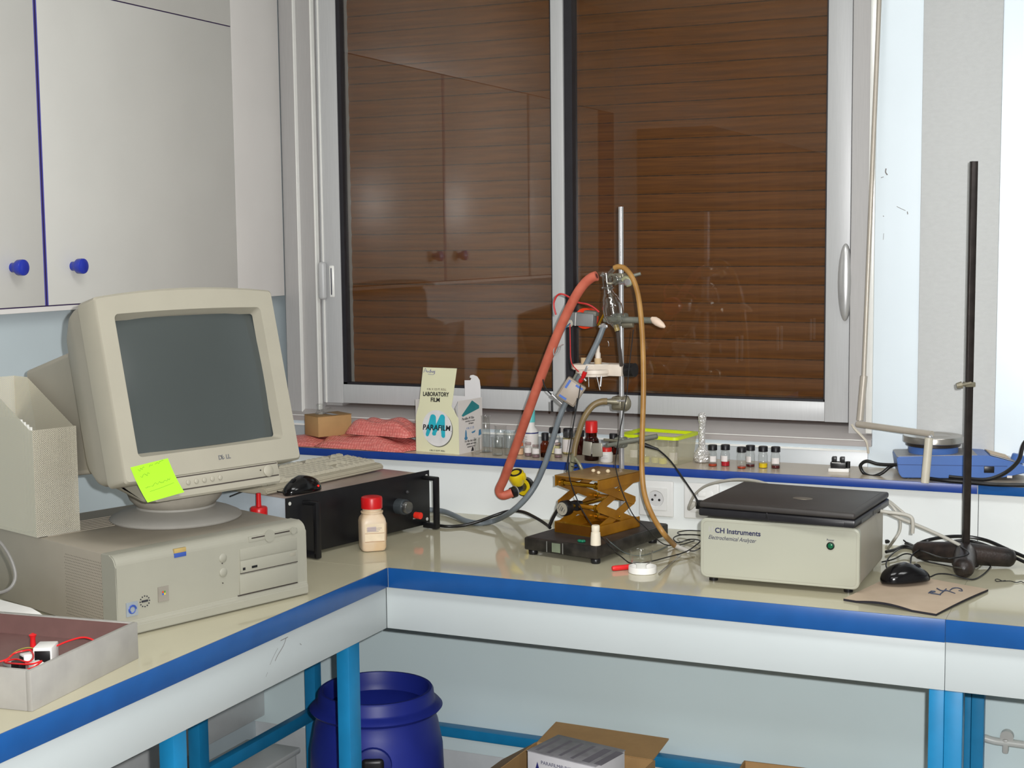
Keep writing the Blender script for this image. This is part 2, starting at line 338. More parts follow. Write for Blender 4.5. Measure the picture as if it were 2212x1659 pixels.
# ================================================================ benches
top_m = mat('beige_worktop', (189, 183, 158), 0.07, spec=0.5, var=0.012, scale=7)
edge_m = mat('blue_edge_band', (24, 82, 148), 0.32, var=0.05, scale=20)
apron_m = mat('apron_white', (194, 201, 202), 0.35, var=0.012, scale=6)
leg_m = mat('blue_steel', (24, 126, 178), 0.4, var=0.05, scale=20)
ZT = 0.855
def bench(name, label, loc, parts, lab=None):
    t = thing(name, label, 'bench', loc); return t
B1 = thing('lab_bench', 'long white lab bench under the window, blue front edge, carrying the gold jack stand', 'bench', (0.2, 0.35, 0))
wp = lambda n, mb, m, t, **k: obj(n, mb, m, t, world=True, **k)
wp('worktop', MB().prism([(XL + 0.001, 0.0005), (0.0, 0.0005), (1.2545, 0.0035), (1.2545, 0.6783 - 0.0005), (XL + 0.001, 0.6783 - 0.0005)], ZT, 0.9000), top_m, B1)
wp('edge_band', MB().box((0.0, 0.0, ZT - 0.001), (1.2545, 0.0035, 0.9000 + 0.0004), 0.0006), edge_m, B1)
wp('apron', MB().box((-0.012, 0.012, 0.753), (1.2535, 0.030, ZT - 0.001), 0.001), apron_m, B1)
def leg(t, x0, x1, y0, y1, z1=0.752): wp('leg', MB().box((x0, y0, 0.0), (x1, y1, z1), 0.0015), leg_m, t)
leg(B1, 1.2235, 1.2535, 0.014, 0.048); leg(B1, (1.2277, 0.6000, 0.4999)[0], (1.2425, 0.6000, 0.5018)[0], 0.60, 0.635)
wp('rail', MB().box((-0.57, 0.640, 0.264), (1.22, 0.674, 0.292), 0.001), leg_m, B1)
B2 = thing('lab_bench', 'white lab bench with blue edge continuing to the right past the apron seam', 'bench', (1.9, 0.35, 0))
wp('worktop', MB().box((1.2550, 0.0035, ZT), (3.2, 0.6783 - 0.0005, 0.9000)), top_m, B2)
wp('edge_band', MB().box((1.2550, 0.0, ZT), (3.2, 0.0035, 0.9000 + 0.0004), 0.0006), edge_m, B2)
wp('apron', MB().box((1.2545, 0.012, 0.753), (3.2, 0.030, ZT - 0.001), 0.001), apron_m, B2)
leg(B2, 1.2540, 1.289, 0.014, 0.048); leg(B2, (1.2436, 0.6000, 0.5019)[0], (1.2720, 0.6000, 0.5056)[0], 0.60, 0.635)
leg(B2, 3.1, 3.135, 0.014, 0.048)
B3 = thing('lab_bench', 'white lab bench with blue edge along the left wall under the computer', 'bench', (-0.4, -1.1, 0))
wp('worktop', MB().box((XL + 0.001, -2.4, ZT), (-0.0035, -0.0005, 0.9000)), top_m, B3)
wp('edge_band', MB().box((-0.0035, -2.4, ZT), (0.0, -0.0005, 0.9000 + 0.0004), 0.0006), edge_m, B3)
wp('apron', MB().box((-0.030, -2.4, 0.753), (-0.0125, 0.0115, ZT - 0.001), 0.001), apron_m, B3)
leg(B3, -0.066, -0.034, -0.130, -0.080); leg(B3, -0.064, -0.030, -0.775, -0.735); leg(B3, -0.62, -0.585, 0.600, 0.636); leg(B3, -0.62, -0.585, 0.045, 0.085); leg(B3, -0.066, -0.032, -2.35, -2.31)
wp('rail', MB().box((-0.612, 0.085, 0.272), (-0.588, 0.60, 0.306), 0.001), leg_m, B3)
# scuffs on the left apron
# ---------------------------------------------------------------- rear shelf
SH = thing('rear_shelf', 'narrow beige shelf with dark blue front edge running below the window', 'shelf', (0.3, 0.76, 1.0637 - 0.022))
shm = mat('beige_shelf_top', (190, 176, 156), 0.22, var=0.015, scale=7); she = mat('dark_blue_shelf_edge', (26, 62, 142), 0.35, var=0.05)
for a, b in ((XL + 0.001, 1.2405), (1.2415, 3.2)):
    wp('board', MB().box((a, 0.6583 + 0.0035, 1.0637 - 0.0205), (b, 0.8601 - 0.005, 1.0637)), shm, SH)
    wp('edge_band', MB().box((a, 0.6583, 1.0637 - 0.021), (b, 0.6583 + 0.0034, 1.0637 + 0.0003), 0.0005), she if a < 0 else edge_m, SH)
wp('seam_strip', MB().box((1.2402, 0.6583 - 0.0006, 1.0637 - 0.021), (1.2418, 0.6583 + 0.003, 1.0637)), mat('seam_grey', (170, 170, 170), 0.5), SH)
# ================================================================ built-in wall cupboard, left
CB = thing('wall_cupboard', 'cream two-door wall cupboard with blue knobs above the computer', 'cupboard', (XL, -0.5, 1.50))
ZD0, ZD1 = 1.513, 2.273
bx = MB(); bx.box((XL + 0.0005, -2.0, 1.4985), (-0.8220 - 0.003, 0.8601 - 0.001, ZC - 0.001))
wp('carcass', bx, mat('cupboard_shadow_gap', (60, 44, 86), 0.6), CB)
wp('filler_panel', MB().box((-0.8220 - 0.003, 0.6165, 1.4985), (-0.8220, 0.8601 - 0.001, ZC - 0.001), 0.0006), fill_m, CB)
wp('fascia', MB().box((-0.8220 - 0.003, -2.0, ZD1 + 0.003), (-0.8220, 0.6155, ZC - 0.001), 0.0006), cabm, CB)
wp('bottom_rail', MB().box((-0.8220 - 0.003, -2.0, 1.4985), (-0.8220 - 0.001, 0.6155, ZD0 - 0.003)), fill_m, CB)
kn_m = mat('blue_knob', (40, 56, 168), 0.22, var=0.03)
gap_m = mat('violet_blue_edging', (86, 84, 172), 0.3)
for a, b, kp, L in ((-0.1735, 0.6150, (-0.8220, -0.0839, 1.6054), 'R'), (-0.972, -0.1855, (-0.8220, -0.2890, 1.6060), 'L')):
    d = wp('door', MB().box((-0.8220 - 0.002, a, ZD0), (-0.8220, b, ZD1), 0.0007), cabm, CB)
    pr = [(0, 0.036), (0.0165, 0.0355), (0.0185, 0.034), (0.019, 0.030), (0.0185, 0.019), (0.014, 0.013), (0.0115, 0.0095), (0.0115, 0)]
    wp('knob', MB().lathe(pr, 28, T(*kp) @ M.Rotation(R(90), 4, 'Y')), kn_m, d)
    wp('edging', MB().box((-0.8220 - 0.0018, a - 0.0028, ZD0), (-0.8220 - 0.0002, a - 0.0002, ZD1)) if L == 'R' else MB().box((-0.8220 - 0.0018, b + 0.0002, ZD0), (-0.8220 - 0.0002, b + 0.0032, ZD1)), gap_m, d)
wp('door', MB().box((-0.8220 - 0.002, -1.772, ZD0), (-0.8220, -0.984, ZD1), 0.0007), cabm, CB)

# tall dark cupboards added out of view to shape the window's reflection
for i, y in enumerate((-3.33, -4.24, -5.15)):
    t = thing('added_tall_cupboard', ('dark cupboard added out of view for the window reflection, next to the cream wall cupboards', 'dark cupboard added out of view for the window reflection, middle of three', 'dark cupboard added out of view for the window reflection, nearest the rear wall')[i], 'cupboard', (XL + .21, y + .45, 0), 0, 'cupboards added for the window reflection')
    dkw = mat('added_cupboard_wood', (34, 25, 20), 0.8, var=0.15, scale=6, stretch=(4, 4, .6))
    obj('added_cupboard_body', MB().box((-.209, -.449, .0), (.19, .449, 2.23), .002), dkw, t)
    for k in (0, 1):
        obj('door', MB().box((.1905, -.447 + k * .449, .06), (.208, -.002 + k * .449, 2.22), .002), dkw, t)
        obj('handle', MB().box((.208, -.06 + k * .10, 1.0), (.222, -.045 + k * .10, 1.14), .003), alu, t)

# ================================================================ left bench: computer corner
beige = mat('computer_beige', (152, 150, 137), 0.5, var=0.02, scale=12, bump=0.05, bscale=900)
beige_d = mat('computer_beige_top', (150, 142, 128), 0.5, var=0.03, scale=9)
beige_s = mat('monitor_beige', (160, 155, 140), 0.5, var=0.02, scale=12, bump=0.05, bscale=900)
ink = mat('dark_ink', (44, 44, 52), 0.6); dk = mat('black_plastic', (24, 23, 25), 0.35, var=0.1); slot_m = mat('slot_dark', (58, 50, 46), 0.7)
blue_lbl = mat('blue_label', (58, 84, 160), 0.4); gold_lbl = mat('gold_label', (176, 152, 96), 0.4); silver = mat('silver_label', (160, 168, 176), 0.35, metal=0.3)
# ---------------------------------------------------------------- desktop computer
PW, PD, PH = 0.468, 0.47, 0.161
PC = thing('desktop_computer', 'beige horizontal desktop computer case standing on the left bench under the monitor', 'computer', (-0.189, -0.729, 0.9000), R(71.5))
cs = MB().box((0.004, 0.045, 0.004), (PW - 0.004, PD, PH - 0.001), 0.003); 
obj('case', cs, beige_d, PC)
arc = [(0.0 + 0.022 * (1 - math.cos(a)), PH - 0.022 + 0.022 * math.sin(a)) for a in [i * PI / 16 for i in range(9)]]
prof = [(0.002, 0.027)] + arc + [(0.05, PH), (0.05, 0.003), (-0.005, 0.003), (-0.005, 0.021), (-0.001, 0.024)]
AX = M(((0, 0, 1, 0), (1, 0, 0, 0), (0, 1, 0, 0), (0, 0, 0, 1)))
obj('front_bezel', MB().prism(prof, 0, PW, AX, bev=0.004, seg=2), beige, PC)
px = lambda u: u * PW
fb = lambda v: v * PH
def onbox(name, u0, v0, u1, v1, m, d=0.0012, par=None, bev=0.0004, back=0.004): return obj(name, MB().box((px(u0), -d, fb(v0)), (px(u1), back, fb(v1)), bev), m, par or PC)
fd = onbox('floppy_drive', .675, .855, .95, .925, beige, 0.0008)
onbox('disk_slot', .69, .895, .905, .912, slot_m, 0.0012, fd); obj('thumb_notch', MB().cyl((px(.79), 0.0, fb(.892)), (px(.79), -0.0016, fb(.892)), 0.013, n=24), beige, fd)
obj('eject_button', MB().cyl((px(.925), 0.0, fb(.90)), (px(.925), -0.0025, fb(.90)), 0.0075, n=20), beige, fd)
onbox('blank_panel', .625, .645, .945, .79, beige, 0.0012)
od = onbox('optical_drive', .625, .475, .945, .635, beige, 0.0020)
onbox('tray_gap', .625, .468, .945, .480, slot_m, 0.0022, od); onbox('eject_button', .685, .515, .715, .545, dk, 0.003, od); onbox('headphone_jack', .636, .51, .650, .545, dk, 0.0026, od)
onbox('drive_emblem', .90, .56, .935, .61, mat('emblem_grey', (150, 146, 132), 0.5), 0.0023, od)
onbox('blank_panel', .620, .20, .945, .455, beige, 0.0010); onbox('panel_gap', .610, .183, .945, .193, slot_m, 0.0011)
for k, v in enumerate((.72, .535)): obj('power_button' if k == 0 else 'reset_button', MB().lathe([(0.0095, 0), (0.0095, 0.0012), (0.0075, 0.0030), (0, 0.0034)], 20, T(px(.535), 0.001, fb(v)) @ M.Rotation(R(90), 4, 'X')), beige, PC)
for v in (.655, .40): obj('status_light', MB().cyl((px(.53), 0.001, fb(v)), (px(.53), -0.001, fb(v)), 0.0012, n=8), slot_m, PC)
bd = MB(); 
for (v0, v1, m, nm) in ((.90, .955, gold_lbl, 'badge_gold'), (.845, .90, blue_lbl, 'badge_blue')):
    tilt = -0.0022 if v0 < .9 else 0.0015
    obj(nm, MB().box((px(.285), -0.0012, fb(v0)), (px(.345), 0.004, fb(v1)), 0.0004), m, PC)
def sticker(nm, u0, v0, u1, v1, m): return onbox(nm, u0, v0, u1, v1, m, 0.0006, None, 0)
s1 = sticker('chip_sticker', .045, .24, .100, .41, silver)
obj('sticker_swirl', MB().tube([(px(.0725) + 0.009 * math.cos(a * .55) * (1 - .02 * a), -0.0008, fb(.32) + 0.009 * math.sin(a * .55) * (1 - .02 * a)) for a in range(20)], 0.0012, 5, 2), blue_lbl, s1)
dd = MB()
for k in range(12): a = k * PI / 6; dd.cyl((px(.135) + 0.0105 * math.cos(a), 0.001, fb(.385) + 0.0105 * math.sin(a)), (px(.135) + 0.0105 * math.cos(a), -0.0004, fb(.385) + 0.0105 * math.sin(a)), 0.0013, n=6)
dd.box((px(.135) - 0.007, -0.0004, fb(.385) - 0.0014), (px(.135) + 0.007, 0.001, fb(.385) + 0.0024))
obj('star_ring_print', dd, ink, PC)
s3 = sticker('system_sticker', .200, .335, .252, .52, mat('pewter_label', (140, 134, 124), 0.4))
for i, (a, b, c) in enumerate(((0, 1, (200, 70, 40)), (1, 1, (70, 140, 60)), (0, 0, (60, 90, 180)), (1, 0, (215, 190, 60)))):
    obj('sticker_pane', MB().box((px(.219) + a * 0.0042, -0.0009, fb(.415) + b * 0.0042), (px(.219) + a * 0.0042 + 0.0036, -0.0005, fb(.415) + b * 0.0042 + 0.0036)), mat('pane_%d' % i, c, 0.4), s3)
vh = MB(); random.seed(3)
for i in range(26):
    for j in range(22):
        y = 0.056 + i * 0.0058 + (j % 2) * 0.0029; z = 0.018 + j * 0.0058
        if y > 0.19: continue
        q = 0.0011; vh.add([(0.0037, y - q, z), (0.0037, y, z - q), (0.0037, y + q, z), (0.0037, y, z + q)], [(0, 1, 2, 3)])
obj('vent_holes', vh, slot_m, PC, smooth=0, kind='stuff')
gv = MB()
for i in range(7): gv.box((0.02, PD - 0.19 + i * 0.016, PH - 0.002), (PW - 0.02, PD - 0.186 + i * 0.016, PH + 0.0004), 0.0004)
obj('top_rib', gv, beige_d, PC)
# ---------------------------------------------------------------- CRT monitor
MO = V((-0.330, -0.352, 0.9000 + PH))
MN = thing('crt_monitor', 'bulky beige tube monitor with dark grey screen, on a swivel foot on the computer', 'monitor', MO, R(71))
foot = [(0, 0), (0.140, 0), (0.142, 0.003), (0.139, 0.007), (0.122, 0.015), (0.100, 0.022), (0.086, 0.026), (0.084, 0.030), (0, 0.030)]
obj('swivel_foot', MB().lathe(foot, 56), mat('monitor_foot_grey', (160, 157, 150), 0.45, var=0.02), MN)
obj('swivel_bowl', MB().lathe([(0.06, 0.026), (0.084, 0.030), (0.098, 0.045), (0.106, 0.066), (0, 0.070)], 48), mat('monitor_bowl_grey', (160, 154, 142), 0.5), MN)
HB = M.Rotation(R(-71), 4, 'Z') @ (V((-0.168, -0.462, 1.374)) - MO)
HM = T(*HB) @ M.Rotation(R(-14), 4, 'X')
def rrect(x0, x1, z0, z1, r, k=5, top=0.0):
    P = []
    for cx, cz, a0 in ((x1 - r, z0 + r, -90), (x1 - r, z1 - r, 0), (x0 + r, z1 - r, 90), (x0 + r, z0 + r, 180)):
        for i in range(k + 1):
            a = R(a0 + 90 * i / k); P.append((cx + r * math.cos(a), cz + r * math.sin(a)))
        if top and a0 == 0:
            for i in range(1, 8): t = i / 8; P.append((x1 - r + (x0 + r - x1 + r) * t, z1 + top * 4 * t * (1 - t)))
    return P
def loft(mb, secs, mx=None, cap0=True, cap1=True):
    n = len(secs[0][1]); vs = []; fs = []
    for y, P in secs: vs += [(p[0], y, p[1]) for p in P]
    for i in range(len(secs) - 1):
        for j in range(n): a = i * n + j; b = i * n + (j + 1) % n; fs.append((a, b, b + n, a + n))
    if cap0: fs.append(tuple(range(n)))
    if cap1: fs.append(tuple(range((len(secs) - 1) * n, len(secs) * n)))
    return mb.add(vs, fs, mx)
b = MB(); x0, x1, z0, z1 = -0.217, 0.217, -0.187, 0.187
loft(b, [(0.022, rrect(-0.170, 0.170, -0.129, 0.140, 0.006, 5, 0.002)), (0.0, rrect(-0.178, 0.178, -0.138, 0.150, 0.010, 5, 0.003)), (0.0, rrect(x0 + .004, x1 - .004, z0 + .004, z1 - .004, 0.008, 5, 0.011)), (0.005, rrect(x0, x1, z0, z1, 0.010, 5, 0.012)), (0.062, rrect(x0 - .001, x1 + .001, z0 - .001, z1, 0.012, 5, 0.012)), (0.062, rrect(x0 + .006, x1 - .006, z0 + .006, z1 - .006, 0.012, 5, 0.010))], HM, False, False)
obj('bezel', b, beige_s, MN)
g = MB().grid(lambda u, v: HM @ V((-0.172 + 0.344 * u, 0.0225 - 0.012 * (1 - (2 * u - 1) ** 2) - 0.006 * (1 - (2 * v - 1) ** 2) + 0.004, -0.131 + 0.274 * v)), 16, 12)
obj('screen', g, mat('dark_tube_glass', (70, 75, 74), 0.16, spec=0.4, var=0.03, scale=4), MN)
hs = MB()
loft(hs, [(0.058, rrect(-.212, .212, -.182, .180, .014)), (0.105, rrect(-.209, .209, -.180, .184, .018)), (0.125, rrect(-.206, .206, -.176, .181, .022)), (0.165, rrect(-.194, .194, -.165, .168, .040)), (0.205, rrect(-.172, .172, -.150, .146, .045)), (0.222, rrect(-.156, .156, -.145, .126, .025)), (0.226, rrect(-.153, .153, -.142, .121, .012)), (0.410, rrect(-.160, .160, -.125, .116, .012)), (0.417, rrect(-.154, .154, -.118, .110, .010))], HM)
obj('rear_housing', hs, mat('monitor_rear_beige', (158, 152, 138), 0.5, var=0.02, scale=12, bump=0.05, bscale=900), MN)
ch = MB(); loft(ch, [(0.002, rrect(-.152, .152, -.226, -.184, .004)), (0.006, rrect(-.154, .154, -.230, -.184, .005)), (0.06, rrect(-.150, .150, -.224, -.178, .006)), (0.14, rrect(-.135, .135, -.205, -.17, .02)), (0.21, rrect(-.12, .12, -.180, -.15, .012))], HM)
cn = obj('chin', ch, beige_s, MN)
obj('control_strip', MB().box((-.150, 0.0, -.2125), (.150, 0.006, -.1885), 0.0015, mx=HM), beige_s, cn)
obj('strip_gap', MB().box((-.150, 0.0012, -.2145), (.150, 0.006, -.1865), mx=HM), slot_m, cn)
for i in range(5): obj('control_button', MB().lathe([(0.0052, 0), (0.0052, 0.0018), (0.004, 0.0028), (0, 0.003)], 16, HM @ T(-0.0758 + i * 0.0193, 0.0, -0.2005) @ M.Rotation(R(90), 4, 'X')), beige_s, cn)
obj('power_button', MB().lathe([(0.0125, -0.002), (0.0125, 0.002), (0.010, 0.0042), (0, 0.0046)], 24, HM @ T(0.1233, 0.0, -0.2015) @ M.Rotation(R(90), 4, 'X')), beige_s, cn)
obj('power_light', MB().cyl((0, 0, 0), (0, 0, 0.001), 0.0016, n=10, cap=True), slot_m, cn).matrix_local = HM @ T(0.104, -0.0001, -0.198) @ M.Rotation(R(90), 4, 'X')
gl = mat('logo_grey', (120, 120, 122), 0.4, metal=0.3)
for s, dx, rt in (('D', 0.0, 0), ('E', 0.0095, 28), ('L', 0.0185, 0), ('L', 0.0240, 0)):
    text('logo_letter', s, 0.0125, gl, MN, HM @ T(0.0055 + dx, -0.0004, -0.164 - (0.001 if rt else 0)) @ FRONT @ M.Rotation(R(rt), 4, 'Z'), off=0.0004)
vb = MB()
for j in range(4):
    for i in range(26): vb.add([HM @ V((-.1545, 0.07 + i * .0045, -.190 - j * .0085 + i * .0004)), HM @ V((-.1545, 0.0725 + i * .0045, -.190 - j * .0085 + i * .0004)), HM @ V((-.1545, 0.0725 + i * .0045, -.1925 - j * .0085 + i * .0004)), HM @ V((-.1545, 0.07 + i * .0045, -.1925 - j * .0085 + i * .0004))], [(0, 1, 2, 3)])
# ---------------------------------------------------------------- sticky note on the bezel
SN = thing('sticky_note', 'neon green sticky note with faint handwriting stuck on the monitor bezel', 'sticky note', M.Translation(MO) @ M.Rotation(R(71), 4, 'Z') @ HM @ V((-0.157, -0.001, -0.19)), R(71))
SI = (T(*MO) @ M.Rotation(R(71), 4, 'Z')).inverted()
NB = mbasis(SN).inverted() @ T(*MO) @ M.Rotation(R(71), 4, 'Z') @ HM
A, B_, C_, D_ = V((-0.2002, 0, -0.1551)), V((-0.1133, 0, -0.147)), V((-0.0975, 0, -0.2193)), V((-0.1812, 0, -0.2282))
def note(u, v, lift=0.0):
    p = A.lerp(B_, u).lerp(D_.lerp(C_, u), v); p.y = -0.0008 - lift - 0.016 * max(0, v - 0.25) ** 2 - 0.004 * v * u; return NB @ p
ng = MB().grid(lambda u, v: note(u, v), 8, 10)
obj('note_sheet', ng, mat('neon_green_paper', (160, 226, 36), 0.6, var=0.01), SN)
nw = MB(); random.seed(8)
for u0, v0, n, amp in ((.16, .12, 4, .04), (.46, .08, 2, .03), (.62, .07, 6, .03), (.15, .30, 6, .04), (.14, .62, 3, .03), (.30, .60, 8, .03), (.60, .58, 6, .03)):
    pts = [note(u0 + i * .035, v0 + (random.random() - .5) * 2 * amp - i * .004, 0.0003) for i in range(n + 2)]
    nw.tube(pts, 0.0004, 4, 3)
nw.tube([note(.20, .74, .0003), (note(.5, .72, .0003)), note(.88, .68, .0003)], 0.0003, 4, 3)
obj('handwriting', nw, mat('green_brown_ink', (110, 150, 40), 0.7), SN)
# ---------------------------------------------------------------- perforated magazine file
pm = bpy.data.materials.new('perforated_metal'); pm.use_nodes = True
N = pm.node_tree.nodes; L = pm.node_tree.links; bs = N['Principled BSDF']
bs.inputs['Base Color'].default_value = (lin(214), lin(208), lin(190), 1); bs.inputs['Metallic'].default_value = 0.35; bs.inputs['Roughness'].default_value = 0.35
tc = N.new('ShaderNodeTexCoord'); uv = N.new('ShaderNodeSeparateXYZ'); L.new(tc.outputs['UV'], uv.inputs[0])
def mth(op, a, b=None, c=None):
    n = N.new('ShaderNodeMath'); n.operation = op
    for i, x in enumerate((a, b, c)):
        if x is None: continue
        if isinstance(x, (int, float)): n.inputs[i].default_value = x
        else: L.new(x, n.inputs[i])
    return n.outputs[0]
HP = 0.0042                                    # hole pitch, staggered rows
u45 = mth('DIVIDE', mth('ADD', uv.outputs[0], uv.outputs[1]), HP); v45 = mth('DIVIDE', mth('SUBTRACT', uv.outputs[0], uv.outputs[1]), HP)
fu = mth('SUBTRACT', mth('FRACT', u45), 0.5); fv = mth('SUBTRACT', mth('FRACT', v45), 0.5)
dist = mth('SQRT', mth('ADD', mth('MULTIPLY', fu, fu), mth('MULTIPLY', fv, fv)))
hole = mth('LESS_THAN', dist, 0.36)
tb = N.new('ShaderNodeBsdfTransparent'); mx = N.new('ShaderNodeMixShader'); L.new(hole, mx.inputs[0]); L.new(bs.outputs[0], mx.inputs[1]); L.new(tb.outputs[0], mx.inputs[2]); L.new(mx.outputs[0], N['Material Output'].inputs[0])
MF = thing('magazine_file', 'perforated metal magazine file with sloping sides standing on the computer left of the monitor', 'magazine file', (-0.4578, -0.6426, 0.9000 + PH + 0.0005), R(71.8))
mw, md, mf, mk = 0.0985, 0.245, 0.2205, 0.312
def panel(name, pts, uvs, m=pm):
    me = bpy.data.meshes.new(name); me.from_pydata(pts, [], [tuple(range(len(pts)))]); l = me.uv_layers.new(name='UVMap')
    for i, q in enumerate(uvs): l.data[i].uv = q
    me.materials.append(m); o = bpy.data.objects.new(name, me); link(o, MF)
    md_ = o.modifiers.new('sheet', 'SOLIDIFY'); md_.thickness = 0.0007; md_.offset = 0
    return o
yb = md
panel('front_panel', [(0, 0, 0), (mw, 0, 0), (mw, 0, mf), (0, 0, mf)], [(0, 0), (mw, 0), (mw, mf), (0, mf)])
panel('back_panel', [(0, yb, 0), (mw, yb, 0), (mw, yb, mk), (0, yb, mk)], [(0, 0), (mw, 0), (mw, mk), (0, mk)])
for x in (0, mw): panel('side_panel', [(x, 0, 0), (x, yb, 0), (x, yb, mk), (x, yb - .055, mk), (x, 0.012, mf), (x, 0, mf)], [(0, 0), (yb, 0), (yb, mk), (yb - .055, mk), (.012, mf), (0, mf)])
obj('floor_panel', MB().box((0.0005, 0.0005, 0), (mw - 0.0005, yb - 0.0005, 0.001)), silver, MF)
PP = thing('paper_stack', 'white papers standing inside the perforated magazine file', 'papers', mbasis(MF) @ V((0.03, 0.13, 0.0012)), R(71.8))
for i in range(4): obj('sheet', MB().box((-0.016 + i * .007, -0.060, 0), (-0.0115 + i * .007, 0.11, 0.235 - 0.006 * i), 0.0006), mat('office_paper', (222, 222, 216), 0.7, var=0.01), PP)
# ---------------------------------------------------------------- rack unit with keyboard and mouse on it
RW, RH = 0.520, 0.144
RU = thing('rack_unit', 'black-fronted rack instrument with handles and a silver knob, under the keyboard', 'instrument', (-0.256, -0.030, 0.9000 + 0.0006), R(76.5))
rbm = mat('rack_black', (20, 20, 23), 0.38, var=0.12, scale=40); z0 = 0.008
obj('front_panel', MB().box((0, 0, z0), (RW, 0.003, z0 + RH), 0.0008), rbm, RU)
obj('case', MB().box((0.018, 0.003, z0 + 0.004), (RW - 0.042, 0.36, z0 + RH - 0.004), 0.001), mat('rack_case_pale', (176, 186, 194), 0.45, var=0.02), RU)
obj('top_cover', MB().box((0.017, 0.003, z0 + RH - 0.0045), (RW - 0.041, 0.361, z0 + RH - 0.0025), 0.0005), mat('rack_top_taupe', (158, 142, 132), 0.3, metal=0.2, var=0.03), RU)
for x in (0.06, RW - 0.022):
    h = obj('handle', MB().box((x - 0.008, -0.048, z0 - 0.006), (x + 0.008, -0.036, z0 + RH - 0.012), 0.003).box((x - 0.008, -0.045, z0 - 0.006), (x + 0.008, 0.0, z0 + 0.008), 0.002).box((x - 0.008, -0.045, z0 + RH - 0.022), (x + 0.008, 0, z0 + RH - 0.012), 0.002), rbm, RU)
for x in (0.012, RW - 0.012):
    for z in (z0 + 0.014, z0 + RH - 0.014): obj('mounting_hole', MB().cyl((x, -0.0008, z), (x, 0.001, z), 0.0045, n=14), mat('hole_bright', (205, 205, 200), 0.5), RU)
kz = z0 + 0.062
obj('knob', MB().lathe([(0.0205, 0), (0.0205, 0.024), (0.019, 0.026), (0, 0.026)], 28, T(0.395, 0, kz + .004) @ M.Rotation(R(90), 4, 'X')), mat('knob_grey_skirt', (70, 76, 80), 0.35, metal=0.4), RU)
obj('knob_cap', MB().lathe([(0.016, 0.024), (0.016, 0.036), (0.0145, 0.038), (0.0085, 0.0372), (0, 0.0372)], 28, T(0.395, 0, kz + .004) @ M.Rotation(R(90), 4, 'X')), mat('knob_silver', (150, 150, 150), 0.2, metal=0.9), RU)
obj('terminal', MB().cyl((0.437, 0, z0 + .038), (0.437, -0.022, z0 + .038), 0.0045), mat('terminal_steel', (180, 180, 180), 0.25, metal=1), RU)
obj('terminal_cap', MB().cyl((0.437, -0.022, z0 + .038), (0.437, -0.040, z0 + .038), 0.0088), mat('terminal_red', (226, 50, 36), 0.35), RU)
obj('indicator', MB().sphere((0.430, -0.001, z0 + .098), 0.005, 14, 8), mat('indicator_lens', (60, 60, 62), 0.08), RU)
obj('label_plate', MB().box((0.452, -0.0006, z0 + .022), (0.482, 0.001, z0 + .0255)), mat('plate_grey', (150, 146, 140), 0.4), RU)
for x in (0.05, RW - 0.07): obj('foot', MB().cyl((x, 0.05, 0), (x, 0.05, z0 + 0.005), 0.011), dk, RU)
for x in (0.05, RW - 0.07): obj('foot', MB().cyl((x, 0.32, 0), (x, 0.32, z0 + 0.005), 0.011), dk, RU)
RZ = 0.9000 + z0 + RH - 0.0022
# keyboard
KB = thing('keyboard', 'beige full-size computer keyboard lying on the rack instrument', 'keyboard', mbasis(RU) @ V((0.460, 0.115, z0 + RH - 0.0022)), R(81))
kbm = mat('keyboard_beige', (170, 163, 144), 0.5, var=0.02); key_m = mat('key_beige', (184, 178, 160), 0.45, var=0.02)
kp = [(-0.004, 0.002), (-0.008, 0.008), (-0.005, 0.016), (0.004, 0.019), (0.165, 0.031), (0.175, 0.026), (0.175, 0.002)]
obj('keyboard_case', MB().prism(kp, -0.455, 0.0, AX, bev=0.003), kbm, KB)
mk_ = MB().box((-0.0086, -0.0083, 0), (0.0086, 0.0083, 0.001)); 
kme = bpy.data.meshes.new('key'); vs = [(-.0088, -.0085, 0), (.0088, -.0085, 0), (.0088, .0085, 0), (-.0088, .0085, 0), (-.0066, -.006, .0075), (.0066, -.006, .0075), (.0066, .0066, .0085), (-.0066, .0066, .0085)]
kme.from_pydata(vs, [], [(3, 2, 1, 0), (4, 5, 6, 7), (0, 1, 5, 4), (1, 2, 6, 5), (2, 3, 7, 6), (3, 0, 4, 7)]); kme.materials.append(key_m)
slope = math.atan2(0.012, 0.161)
for r in range(6):
    y = 0.022 + r * 0.0195 + (0.010 if r == 5 else 0)
    for c_ in range(22):
        x = -0.440 + c_ * 0.0196
        if c_ in (15, 18) : pass
        if r == 5 and c_ % 5 == 4: continue
        if r in (2, 3) and 15 <= c_ <= 17 and r == 2: continue
        if r == 1 and c_ in (15, 17): continue
        if r == 0 and 4 <= c_ <= 8:
            if c_ != 6: continue
        if c_ > 14: x += 0.004
        if c_ > 17: x += 0.004
        o = bpy.data.objects.new('key', kme); link(o, KB); o.location = (x, y, 0.0195 + (y - 0.004) * 0.0745); o.rotation_euler = (slope, 0, 0)
        if r == 0 and c_ == 6: o.scale = (5.4, 1, 1)
def mouse(label, loc, rz, m, extras=None):
    t = thing('computer_mouse', label, 'mouse', loc, rz)
    def shell(u, v):
        a = 2 * PI * u; yy = -math.cos(v * PI); s_ = math.sin(v * PI)
        wx = (0.031 - 0.004 * yy) * s_ ** 0.75; y = yy * 0.056
        hh = 0.038 * (1 - 0.35 * max(0, yy) - 0.10 * max(0, -yy)) * s_ ** 0.8
        c_, sn = math.cos(a), math.sin(a)
        return V((wx * (abs(c_) ** 0.8) * (1 if c_ > 0 else -1), y, max(0.0, 0.006 + (hh * sn if sn > 0 else sn * 0.006))))
    obj('shell', MB().grid(shell, 28, 18), m, t, smooth=70)
    return t
gb = mat('gloss_black', (16, 15, 17), 0.14, spec=0.5, var=0.1)
